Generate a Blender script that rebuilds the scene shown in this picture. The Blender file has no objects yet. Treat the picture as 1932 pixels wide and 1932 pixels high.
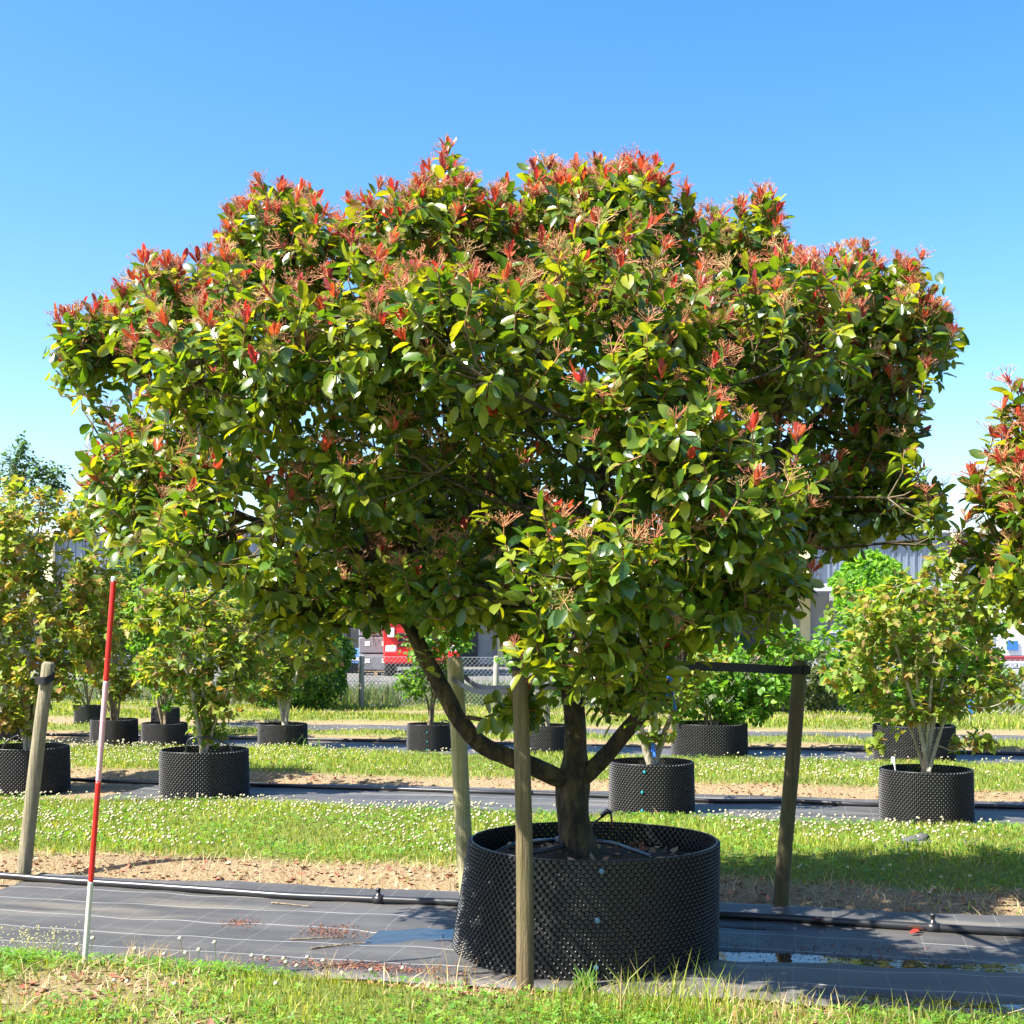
import bpy, math
import numpy as np
from mathutils import Vector, Matrix

rng = np.random.default_rng(11)
SC = bpy.context.scene
COL = SC.collection

# ------------------------------------------------------------------ camera
CAM_H, FPX, HORY = 1.55, 2509.0, 1186.0          # eye height, focal length and horizon row (1932 px frame)
cam = bpy.data.cameras.new("camera")
cam.sensor_width = 36.0
cam.lens = 36.0 * FPX / 1932.0
cam.shift_y = (HORY - 966.0) / 1932.0
cam.clip_end = 6000.0
camo = bpy.data.objects.new("camera", cam)
camo.location = (0, 0, CAM_H)
camo.rotation_euler = (math.radians(90), 0, 0)
COL.objects.link(camo)
SC.camera = camo

# ------------------------------------------------------------------ sky, sun, exposure
SUN_EL, SUN_AZ = 50.0, -113.5     # azimuth clockwise from +Y (view direction): sun on the left, a little behind the camera
w = bpy.data.worlds.new("World")
SC.world = w
w.use_nodes = True
nt = w.node_tree
bg = nt.nodes["Background"]
sky = nt.nodes.new("ShaderNodeTexSky")
sky.sky_type = 'NISHITA'
sky.sun_disc = False
sky.sun_elevation = math.radians(SUN_EL)
sky.sun_rotation = math.radians(SUN_AZ)
sky.altitude = 0.0
sky.air_density = 1.0
sky.dust_density = 1.3
sky.ozone_density = 1.0
hs = nt.nodes.new("ShaderNodeHueSaturation")
hs.inputs["Hue"].default_value = 0.503
hs.inputs["Saturation"].default_value = 1.42
nt.links.new(sky.outputs[0], hs.inputs["Color"])
nt.links.new(hs.outputs[0], bg.inputs[0])
bg.inputs[1].default_value = 0.088
sl = bpy.data.lights.new("sun", 'SUN')
sl.energy = 5.0
sl.angle = math.radians(0.53)
sl.color = (1.0, 0.95, 0.86)
so = bpy.data.objects.new("sun", sl)
az, el = math.radians(SUN_AZ), math.radians(SUN_EL)
sdir = Vector((math.sin(az) * math.cos(el), math.cos(az) * math.cos(el), math.sin(el)))
so.rotation_euler = sdir.to_track_quat('Z', 'Y').to_euler()
so.location = sdir * 40
COL.objects.link(so)
vs = SC.view_settings
vs.view_transform = 'Standard'
vs.look = 'None'
vs.gamma = 1.0
vs.exposure = 1.85
vs.use_curve_mapping = False
SC.cycles.use_denoising = True
SC.cycles.max_bounces = 8
SC.cycles.diffuse_bounces = 3
SC.cycles.glossy_bounces = 3
SC.cycles.transmission_bounces = 6
SC.cycles.transparent_max_bounces = 8
SC.cycles.sample_clamp_indirect = 6.0

# ------------------------------------------------------------------ helpers
def P(px, py, Y):
    return np.array([(px - 966.0) / FPX * Y, Y, CAM_H - (py - HORY) / FPX * Y])

def G(px, py, z=0.0):
    return P(px, py, FPX * (CAM_H - z) / (py - HORY))

def proj(V):
    return np.stack([966 + V[:, 0] / V[:, 1] * FPX, HORY + (CAM_H - V[:, 2]) / V[:, 1] * FPX], 1)

RA = math.atan(0.216)
RU = np.array([math.cos(RA), -math.sin(RA)])     # along the rows
RV = np.array([math.sin(RA), math.cos(RA)])      # across the rows
def uv2xy(u, v):
    return u * RU[0] + v * RV[0], u * RU[1] + v * RV[1]
def xy2uv(x, y):
    return x * RU[0] + y * RU[1], x * RV[0] + y * RV[1]

def nrm(a):
    return a / np.maximum(np.linalg.norm(a, axis=-1, keepdims=True), 1e-9)

def mesh_np(name, V, T, mat, C=None, smooth=True):
    """V (n,3); T (m,3) or (m,4); C (n,3) colours"""
    me = bpy.data.meshes.new(name)
    V = np.asarray(V, np.float32); T = np.asarray(T, np.int32)
    k = T.shape[1]
    me.vertices.add(len(V)); me.vertices.foreach_set("co", V.ravel())
    me.loops.add(T.size); me.loops.foreach_set("vertex_index", T.ravel())
    me.polygons.add(len(T))
    me.polygons.foreach_set("loop_start", np.arange(0, T.size, k, dtype=np.int32))
    me.polygons.foreach_set("use_smooth", np.full(len(T), smooth))
    me.update(calc_edges=True)
    if C is not None:
        a = me.color_attributes.new("Col", 'FLOAT_COLOR', 'POINT')
        CC = np.ones((len(V), 4), np.float32); CC[:, :3] = C
        a.data.foreach_set("color", CC.ravel())
    if mat is not None:
        for m in (mat if isinstance(mat, (list, tuple)) else [mat]):
            me.materials.append(m)
    return me

def link(name, me, parent=None, loc=None, rot=None, scale=None):
    o = bpy.data.objects.new(name, me)
    COL.objects.link(o)
    if parent is not None: o.parent = parent
    if loc is not None: o.location = tuple(float(q) for q in loc)
    if rot is not None: o.rotation_euler = rot
    if scale is not None: o.scale = scale if hasattr(scale, '__len__') else (scale,) * 3
    return o

def tag(o, label=None, cat=None, group=None, kind=None):
    if label: o["label"] = label
    if cat: o["category"] = cat
    if group: o["group"] = group
    if kind: o["kind"] = kind
    return o

def empty(name, loc, label=None, cat=None, group=None, rz=0.0):
    o = bpy.data.objects.new(name, None)
    o.empty_display_size = 0.1
    COL.objects.link(o)
    o.location = tuple(float(q) for q in loc)
    o.rotation_euler = (0, 0, rz)
    return tag(o, label, cat, group)

def copy_tree(o, parent=None):
    c = o.copy(); COL.objects.link(c); c.parent = parent
    for ch in list(o.children): copy_tree(ch, c)
    return c

class MB:
    """collects tri/quad pieces into one mesh"""
    def __init__(s): s.v = []; s.f = []; s.n = 0
    def add(s, V, F):
        V = np.asarray(V, float)
        s.v.append(V); s.f += [tuple(int(i) + s.n for i in f) for f in F]; s.n += len(V); return s
    def box(s, c, d, rz=0.0, bev=0.0):
        hx, hy, hz = [q / 2 for q in d]
        if bev > 0:
            b = min(bev, hx * .9, hy * .9, hz * .9); V = []
            # 24-vertex chamfered box
            idx = {}
            for sx in (-1, 1):
                for sy in (-1, 1):
                    for sz in (-1, 1):
                        for a in range(3):
                            q = [sx * (hx - b), sy * (hy - b), sz * (hz - b)]
                            q[a] = [sx * hx, sy * hy, sz * hz][a]
                            idx[(sx, sy, sz, a)] = len(V); V.append(q)
            F = []
            for a in range(3):
                o1, o2 = [(1, 2), (0, 2), (0, 1)][a]
                for sg in (-1, 1):
                    q = []
                    for (p1, p2) in ((-1, -1), (1, -1), (1, 1), (-1, 1)):
                        k = [0, 0, 0]; k[a] = sg; k[o1] = p1; k[o2] = p2
                        q.append(idx[(*k, a)])
                    F.append(q if (sg > 0) == (a != 1) else q[::-1])
            for a in range(3):   # edges along axis a
                o1, o2 = [(1, 2), (0, 2), (0, 1)][a]
                for p1 in (-1, 1):
                    for p2 in (-1, 1):
                        q = []
                        for (sg, fa) in ((-1, o1), (1, o1), (1, o2), (-1, o2)):
                            k = [0, 0, 0]; k[a] = sg; k[o1] = p1; k[o2] = p2
                            q.append(idx[(*k, fa)])
                        F.append(q)
            for sx in (-1, 1):
                for sy in (-1, 1):
                    for sz in (-1, 1):
                        F.append([idx[(sx, sy, sz, a)] for a in range(3)])
            V = np.array(V)
        else:
            V = np.array([[sx * hx, sy * hy, sz * hz] for sz in (-1, 1) for sy in (-1, 1) for sx in (-1, 1)])
            F = [(0, 2, 3, 1), (4, 5, 7, 6), (0, 1, 5, 4), (2, 6, 7, 3), (0, 4, 6, 2), (1, 3, 7, 5)]
        if rz:
            c_, s_ = math.cos(rz), math.sin(rz)
            V = np.stack([V[:, 0] * c_ - V[:, 1] * s_, V[:, 0] * s_ + V[:, 1] * c_, V[:, 2]], 1)
        return s.add(V + np.array(c), F)
    def tube(s, pts, rad, n=8, cap=True):
        V, T = tubes(np.asarray(pts, float)[None], np.broadcast_to(np.asarray(rad, float), (len(pts),))[None], n)
        m = len(pts)
        F = [tuple(t) for t in T]
        if cap:
            F.append(tuple(range(n))[::-1]); F.append(tuple(range((m - 1) * n, m * n)))
        return s.add(V, F)
    def lathe(s, prof, n=24, c=(0, 0, 0), axis=2):
        V = []; F = []
        for r, z in prof:
            for i in range(n):
                t = 2 * math.pi * i / n
                q = [r * math.cos(t), r * math.sin(t), z]
                if axis == 0: q = [z, q[0], q[1]]
                if axis == 1: q = [q[0], z, q[1]]
                V.append(q)
        for j in range(len(prof) - 1):
            for i in range(n):
                a, b = j * n + i, j * n + (i + 1) % n
                F.append((a, b, b + n, a + n))
        return s.add(np.array(V) + np.array(c), F)
    def prism(s, poly, y0, y1, c=(0, 0, 0)):
        """polygon in XZ extruded along Y"""
        n = len(poly)
        V = [(x, y0, z) for x, z in poly] + [(x, y1, z) for x, z in poly]
        F = [tuple(range(n)), tuple(range(n, 2 * n))[::-1]]
        for i in range(n):
            j = (i + 1) % n
            F.append((i, i + n, j + n, j))
        return s.add(np.array(V, float) + np.array(c), F)
    def mesh(s, name, mat, smooth=False):
        me = bpy.data.meshes.new(name)
        me.from_pydata(np.concatenate(s.v).tolist(), [], s.f)
        if mat is not None: me.materials.append(mat)
        import bmesh
        bm = bmesh.new(); bm.from_mesh(me)
        bmesh.ops.recalc_face_normals(bm, faces=bm.faces)
        bm.to_mesh(me); bm.free()
        me.polygons.foreach_set("use_smooth", [smooth] * len(me.polygons))
        me.update()
        return me
    def build(s, name, mat, parent=None, smooth=False, loc=None):
        return link(name, s.mesh(name, mat, smooth), parent, loc)

def tubes(Pn, R, n=5):
    """Pn (K,m,3), R (K,m) -> quads"""
    K, m, _ = Pn.shape
    t = np.gradient(Pn, axis=1); t = nrm(t)
    ref = np.where(np.abs(t[:, :1, 2:3]) > 0.8, np.array([1.0, 0, 0]), np.array([0, 0, 1.0]))
    ref = np.broadcast_to(ref, t.shape)
    a = nrm(np.cross(t, ref)); b = np.cross(t, a)
    th = np.linspace(0, 2 * np.pi, n, endpoint=False)
    V = Pn[:, :, None, :] + R[:, :, None, None] * (a[:, :, None, :] * np.cos(th)[None, None, :, None] + b[:, :, None, :] * np.sin(th)[None, None, :, None])
    i = np.arange(n); j = (i + 1) % n
    q = []
    for r in range(m - 1):
        q.append(np.stack([r * n + i, r * n + j, (r + 1) * n + j, (r + 1) * n + i], 1))
    q = np.concatenate(q)
    F = (q[None] + (np.arange(K) * m * n)[:, None, None]).reshape(-1, 4)
    return V.reshape(-1, 3), F

def smooth_path(pts, k=5):
    """Catmull-Rom through pts (m, d)"""
    pts = np.asarray(pts, float)
    Q = np.vstack([2 * pts[0] - pts[1], pts, 2 * pts[-1] - pts[-2]])
    out = []
    for i in range(1, len(Q) - 2):
        for t in np.linspace(0, 1, k, endpoint=False):
            p0, p1, p2, p3 = Q[i - 1], Q[i], Q[i + 1], Q[i + 2]
            out.append(.5 * (2 * p1 + (p2 - p0) * t + (2 * p0 - 5 * p1 + 4 * p2 - p3) * t * t + (3 * p1 - p0 - 3 * p2 + p3) * t ** 3))
    out.append(pts[-1])
    return np.array(out)

def vnoise(x, y, seed=0, f=1.0):
    """cheap smooth noise from sines, about -1..1"""
    r = np.random.default_rng(seed); s = 0
    for k in range(7):
        a = r.uniform(0, 2 * np.pi); q = f * r.uniform(.6, 2.4); ph = r.uniform(0, 6.28)
        s = s + np.sin((x * math.cos(a) + y * math.sin(a)) * q + ph + 1.3 * np.sin((y * math.cos(a) - x * math.sin(a)) * q * .7 + ph * 2))
    return s / 3.2

def inpoly(pts, poly):
    x, y = pts[:, 0], pts[:, 1]; res = np.zeros(len(pts), bool)
    n = len(poly)
    for i in range(n):
        x1, y1 = poly[i]; x2, y2 = poly[(i + 1) % n]
        c = ((y1 > y) != (y2 > y)) & (x < (x2 - x1) * (y - y1) / (y2 - y1 + 1e-12) + x1)
        res ^= c
    return res

# ------------------------------------------------------------------ materials
MATS = {}
def newmat(name):
    m = bpy.data.materials.new(name); m.use_nodes = True
    MATS[name] = m
    return m, m.node_tree, m.node_tree.nodes["Principled BSDF"]

def N(nt, typ, **kw):
    n = nt.nodes.new(typ)
    for k, v in kw.items():
        if k.startswith("i_"):
            q = k[2:]; n.inputs[int(q) if q.isdigit() else q].default_value = v
        else: setattr(n, k, v)
    return n

def simple(name, col, rough=.6, metal=0.0, spec=.5, var=0.0, scale=8.0, bump=0.0, bscale=60.0, stretch=(1, 1, 1)):
    m, nt, b = newmat(name)
    b.inputs["Roughness"].default_value = rough
    b.inputs["Metallic"].default_value = metal
    b.inputs["Specular IOR Level"].default_value = spec
    b.inputs["Base Color"].default_value = (*col, 1)
    tc = N(nt, "ShaderNodeTexCoord"); mp = N(nt, "ShaderNodeMapping")
    mp.inputs["Scale"].default_value = stretch
    nt.links.new(tc.outputs["Object"], mp.inputs[0])
    if var > 0:
        nz = N(nt, "ShaderNodeTexNoise", i_Scale=scale, i_Detail=6.0, i_Roughness=.6)
        nt.links.new(mp.outputs[0], nz.inputs["Vector"])
        cr = N(nt, "ShaderNodeMix", data_type='RGBA')
        cr.inputs[6].default_value = (*[c * (1 - var) for c in col], 1)
        cr.inputs[7].default_value = (*[min(1, c * (1 + var)) for c in col], 1)
        rp = N(nt, "ShaderNodeMapRange", i_1=.3, i_2=.7)
        nt.links.new(nz.outputs[0], rp.inputs[0]); nt.links.new(rp.outputs[0], cr.inputs[0])
        nt.links.new(cr.outputs[2], b.inputs["Base Color"])
    if bump > 0:
        nz = N(nt, "ShaderNodeTexNoise", i_Scale=bscale, i_Detail=5.0)
        nt.links.new(mp.outputs[0], nz.inputs["Vector"])
        bp = N(nt, "ShaderNodeBump", i_Strength=bump, i_Distance=.02)
        nt.links.new(nz.outputs[0], bp.inputs["Height"]); nt.links.new(bp.outputs[0], b.inputs["Normal"])
    return m

def leafmat(name, rough=.35, transl=.35, spec=.5, tint=(1.35, 1.25, .5), coat=0.0):
    """leaf blade: colour attribute, gloss on top, light passing through"""
    m, nt, b = newmat(name)
    ca = N(nt, "ShaderNodeVertexColor", layer_name="Col")
    b.inputs["Roughness"].default_value = rough
    b.inputs["Specular IOR Level"].default_value = spec
    nz = N(nt, "ShaderNodeTexNoise", i_Scale=22.0, i_Detail=3.0)
    tc = N(nt, "ShaderNodeTexCoord"); nt.links.new(tc.outputs["Object"], nz.inputs["Vector"])
    mr = N(nt, "ShaderNodeMapRange", i_1=.3, i_2=.7, i_3=.8, i_4=1.2)
    nt.links.new(nz.outputs[0], mr.inputs[0])
    mu = N(nt, "ShaderNodeVectorMath", operation='SCALE')
    nt.links.new(ca.outputs[0], mu.inputs[0]); nt.links.new(mr.outputs[0], mu.inputs["Scale"])
    nt.links.new(mu.outputs[0], b.inputs["Base Color"])
    tr = N(nt, "ShaderNodeBsdfTranslucent")
    tm = N(nt, "ShaderNodeVectorMath", operation='MULTIPLY'); tm.inputs[1].default_value = tint
    nt.links.new(mu.outputs[0], tm.inputs[0]); nt.links.new(tm.outputs[0], tr.inputs[0])
    mx = N(nt, "ShaderNodeMixShader"); mx.inputs[0].default_value = transl
    nt.links.new(b.outputs[0], mx.inputs[1]); nt.links.new(tr.outputs[0], mx.inputs[2])
    nt.links.new(mx.outputs[0], nt.nodes["Material Output"].inputs[0])
    return m

M_LEAF = leafmat("glossy_evergreen_leaf", .32, .46, .85, (1.8, 1.6, .30))
M_RED = leafmat("young_red_leaf", .35, .45, .5, (1.5, .9, .6))
M_MAPLE = leafmat("thin_maple_leaf", .5, .5, .35, (1.6, 1.5, .5))
M_GRASS = leafmat("grass_blade", .5, .42, .35, (1.5, 1.4, .4))
M_TWIG = leafmat("twig_and_flower_stalk", .6, .0, .3)
M_LITTER = leafmat("dry_litter", .8, .1, .2, (1.1, 1, .9))

def barkmat(name, c1, c2, scale=14, bump=.9):
    m, nt, b = newmat(name)
    tc = N(nt, "ShaderNodeTexCoord"); mp = N(nt, "ShaderNodeMapping"); mp.inputs["Scale"].default_value = (1, 1, .45)
    nt.links.new(tc.outputs["Object"], mp.inputs[0])
    nz = N(nt, "ShaderNodeTexNoise", i_Scale=scale, i_Detail=8.0, i_Roughness=.7)
    vo = N(nt, "ShaderNodeTexVoronoi", i_Scale=scale * 2.2)
    for q in (nz, vo): nt.links.new(mp.outputs[0], q.inputs["Vector"])
    cr = N(nt, "ShaderNodeMix", data_type='RGBA'); cr.inputs[6].default_value = (*c1, 1); cr.inputs[7].default_value = (*c2, 1)
    mr = N(nt, "ShaderNodeMapRange", i_1=.42, i_2=.62); nt.links.new(nz.outputs[0], mr.inputs[0]); nt.links.new(mr.outputs[0], cr.inputs[0])
    nt.links.new(cr.outputs[2], b.inputs["Base Color"])
    b.inputs["Roughness"].default_value = .85
    ad = N(nt, "ShaderNodeMath", operation='ADD'); nt.links.new(nz.outputs[0], ad.inputs[0]); nt.links.new(vo.outputs[0], ad.inputs[1])
    bp = N(nt, "ShaderNodeBump", i_Strength=bump, i_Distance=.03); nt.links.new(ad.outputs[0], bp.inputs["Height"])
    nt.links.new(bp.outputs[0], b.inputs["Normal"])
    return m
M_BARK = barkmat("dark_mossy_bark", (.018, .011, .005), (.095, .066, .020), 13, 1.6)
M_PALEBARK = barkmat("pale_smooth_bark", (.26, .23, .15), (.42, .38, .28), 20, .3)
M_BROWNBARK = barkmat("brown_shrub_bark", (.12, .09, .05), (.24, .19, .11), 20, .4)

def woodmat(name, c1, c2, moss):
    m, nt, b = newmat(name)
    tc = N(nt, "ShaderNodeTexCoord"); mp = N(nt, "ShaderNodeMapping"); mp.inputs["Scale"].default_value = (1, 1, .06)
    nt.links.new(tc.outputs["Object"], mp.inputs[0])
    nz = N(nt, "ShaderNodeTexNoise", i_Scale=70.0, i_Detail=6.0, i_Roughness=.65); nt.links.new(mp.outputs[0], nz.inputs["Vector"])
    n2 = N(nt, "ShaderNodeTexNoise", i_Scale=7.0, i_Detail=4.0); nt.links.new(tc.outputs["Object"], n2.inputs["Vector"])
    cr = N(nt, "ShaderNodeMix", data_type='RGBA'); cr.inputs[6].default_value = (*c1, 1); cr.inputs[7].default_value = (*c2, 1)
    mr = N(nt, "ShaderNodeMapRange", i_1=.35, i_2=.65); nt.links.new(nz.outputs[0], mr.inputs[0]); nt.links.new(mr.outputs[0], cr.inputs[0])
    c3 = N(nt, "ShaderNodeMix", data_type='RGBA'); c3.inputs[7].default_value = (*moss, 1)
    m2 = N(nt, "ShaderNodeMapRange", i_1=.42, i_2=.68, i_3=0, i_4=.75); nt.links.new(n2.outputs[0], m2.inputs[0]); nt.links.new(m2.outputs[0], c3.inputs[0])
    nt.links.new(cr.outputs[2], c3.inputs[6]); nt.links.new(c3.outputs[2], b.inputs["Base Color"])
    b.inputs["Roughness"].default_value = .8
    bp = N(nt, "ShaderNodeBump", i_Strength=1.0, i_Distance=.02); nt.links.new(nz.outputs[0], bp.inputs["Height"]); nt.links.new(bp.outputs[0], b.inputs["Normal"])
    return m
M_STAKE = woodmat("weathered_stake_wood", (.09, .062, .030), (.19, .140, .068), (.11, .095, .030))
M_STAKE_MOSS = woodmat("mossy_stake_wood", (.050, .036, .014), (.11, .085, .034), (.085, .085, .020))
M_STAKE_PALE = woodmat("fresh_peeled_stake_wood", (.33, .28, .14), (.48, .42, .23), (.26, .26, .085))
M_STAKE_GREY = woodmat("greyed_stake_wood", (.16, .135, .085), (.30, .26, .17), (.19, .175, .09))

M_POT = simple("black_pot_plastic", (.007, .007, .0075), .44, 0, .65, .4, 9.0)
M_SOIL = simple("potting_soil", (.07, .045, .025), .95, 0, .2, .6, 18, 1.0, 70)
M_PIPE = simple("black_polyethylene_pipe", (.016, .016, .018), .35, 0, .5, .4, 6)
M_BUTTON = simple("grey_blue_plastic_fastener", (.08, .17, .25), .45)
M_TEAL = simple("teal_plastic_fastener", (.02, .24, .30), .4)
M_STRAP = simple("black_webbing_strap", (.018, .018, .020), .75, 0, .3, .3, 60)
M_GREYSTRAP = simple("grey_webbing_strap", (.16, .17, .20), .7, 0, .3, .3, 60)
M_BLUE = simple("blue_ribbon", (.03, .16, .62), .5)
M_POLERED = simple("red_paint", (.62, .012, .010), .38, 0, .5, .15, 10)
M_POLEPINK = simple("faded_pinkish_white_paint", (.62, .33, .36), .4, 0, .5, .12, 12, 0, 60, (1, 1, .3))
M_POLEWHITE = simple("dirty_white_paint", (.56, .52, .42), .45, 0, .5, .2, 9, 0, 60, (1, 1, .3))
M_WHITE = simple("white_plastic", (.78, .78, .76), .4)
# ------------------------------------------------------------------ ground
FAB = [(5.60, 7.42), (10.8, 12.35), (15.7, 17.0), (18.9, 20.0)]      # fabric strips, across-row limits (m)
YARD_V = 27.0
DIRTB = [.62, .50, .45, .35]

def ground_h(x, y):
    u, v = xy2uv(x, y)
    h = np.full(np.shape(v), .07)
    for a, b in FAB:
        d = np.maximum(np.maximum(a - v, v - b), 0)
        h = np.minimum(h, -.03 + .10 * np.clip(d / .42, 0, 1) ** .8)
    h = h + .055 * np.clip((5.45 - v) / .35, 0, 1) * np.clip((-x - .35) / .7, 0, 1)
    h = h + .018 * vnoise(x, y, 3, 2.2) * np.clip((h + .03) / .1, 0, 1)
    far = np.clip((v - 24.0) / 3.0, 0, 1)
    return h * (1 - far) + far * (-.03)

def dirtness(x, y):
    u, v = xy2uv(x, y)
    d = np.zeros(np.shape(v))
    for (a, b), wd in zip(FAB, DIRTB):
        wob = .16 * vnoise(u, v * .6, 5, 2.4) + .06 * vnoise(u, v, 9, 9.0)
        d = np.maximum(d, 1 - np.clip((v - b - wd * .75 - wob * wd) / .22, 0, 1) * (v > (a + b) / 2) - (v <= (a + b) / 2))
        d = np.maximum(d, (1 - np.clip((a - v - .10 - .5 * wob) / .16, 0, 1)) * (v <= (a + b) / 2))
    # strip of bare earth under the far hedge, and worn patches in the front verge
    d = np.maximum(d, .9 * np.exp(-((v - 22.6 - .15 * vnoise(u, v, 6, .9)) / .35) ** 2))
    p = np.clip(vnoise(x, y, 21, 3.0) * 1.1 - .15, 0, 1) * (v < 5.6)
    d = np.maximum(d, .8 * p)
    d = np.maximum(d, .95 * np.exp(-((x + .12) / .30) ** 2 - ((y - 5.52) / .17) ** 2))   # trodden earth by the front stake
    return np.clip(d, 0, 1)

def axis(lo, hi, step, far, g=1.35):
    a = list(np.arange(lo, hi + 1e-6, step)); s = step
    while a[-1] < far: s *= g; a.append(a[-1] + s)
    s = step
    while a[0] > -far: s *= g; a.insert(0, a[0] - s)
    return np.array(a)
gx, gy = axis(-11, 11, .14, 2500), axis(3.0, 27, .12, 2500)
GX, GY = np.meshgrid(gx, gy)
GZ = ground_h(GX, GY)
gd = dirtness(GX, GY).ravel()
V = np.stack([GX, GY, GZ], -1).reshape(-1, 3)
nx, ny = len(gx), len(gy)
ii = (np.arange(ny - 1)[:, None] * nx + np.arange(nx - 1)[None]).ravel()
T = np.stack([ii, ii + 1, ii + nx + 1, ii + nx], 1)
Cg = np.zeros((len(V), 3)); Cg[:, 0] = gd

m, nt_, b_ = newmat("verge_earth_and_turf")
ca = N(nt_, "ShaderNodeVertexColor", layer_name="Col"); sp = N(nt_, "ShaderNodeSeparateColor"); nt_.links.new(ca.outputs[0], sp.inputs[0])
tc = N(nt_, "ShaderNodeTexCoord")
n1 = N(nt_, "ShaderNodeTexNoise", i_Scale=9.0, i_Detail=8.0, i_Roughness=.7); n2 = N(nt_, "ShaderNodeTexNoise", i_Scale=60.0, i_Detail=6.0, i_Roughness=.7)
for q in (n1, n2): nt_.links.new(tc.outputs["Object"], q.inputs["Vector"])
gmx = N(nt_, "ShaderNodeMix", data_type='RGBA'); gmx.inputs[6].default_value = (.09, .14, .022, 1); gmx.inputs[7].default_value = (.18, .20, .05, 1)
nt_.links.new(n1.outputs[0], gmx.inputs[0])
dmx = N(nt_, "ShaderNodeMix", data_type='RGBA'); dmx.inputs[6].default_value = (.15, .10, .055, 1); dmx.inputs[7].default_value = (.37, .28, .165, 1)
mr = N(nt_, "ShaderNodeMapRange", i_1=.35, i_2=.65); nt_.links.new(n2.outputs[0], mr.inputs[0]); nt_.links.new(mr.outputs[0], dmx.inputs[0])
fm = N(nt_, "ShaderNodeMix", data_type='RGBA'); nt_.links.new(gmx.outputs[2], fm.inputs[6]); nt_.links.new(dmx.outputs[2], fm.inputs[7]); nt_.links.new(sp.outputs[0], fm.inputs[0])
nt_.links.new(fm.outputs[2], b_.inputs["Base Color"]); b_.inputs["Roughness"].default_value = .95; b_.inputs["Specular IOR Level"].default_value = .15
bp = N(nt_, "ShaderNodeBump", i_Strength=.8, i_Distance=.03); nt_.links.new(n2.outputs[0], bp.inputs["Height"]); nt_.links.new(bp.outputs[0], b_.inputs["Normal"])
tag(link("ground", mesh_np("ground", V, T, m, Cg)), "grassy nursery ground with bare earth edges between the fabric strips", "ground", None, "structure")

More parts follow.
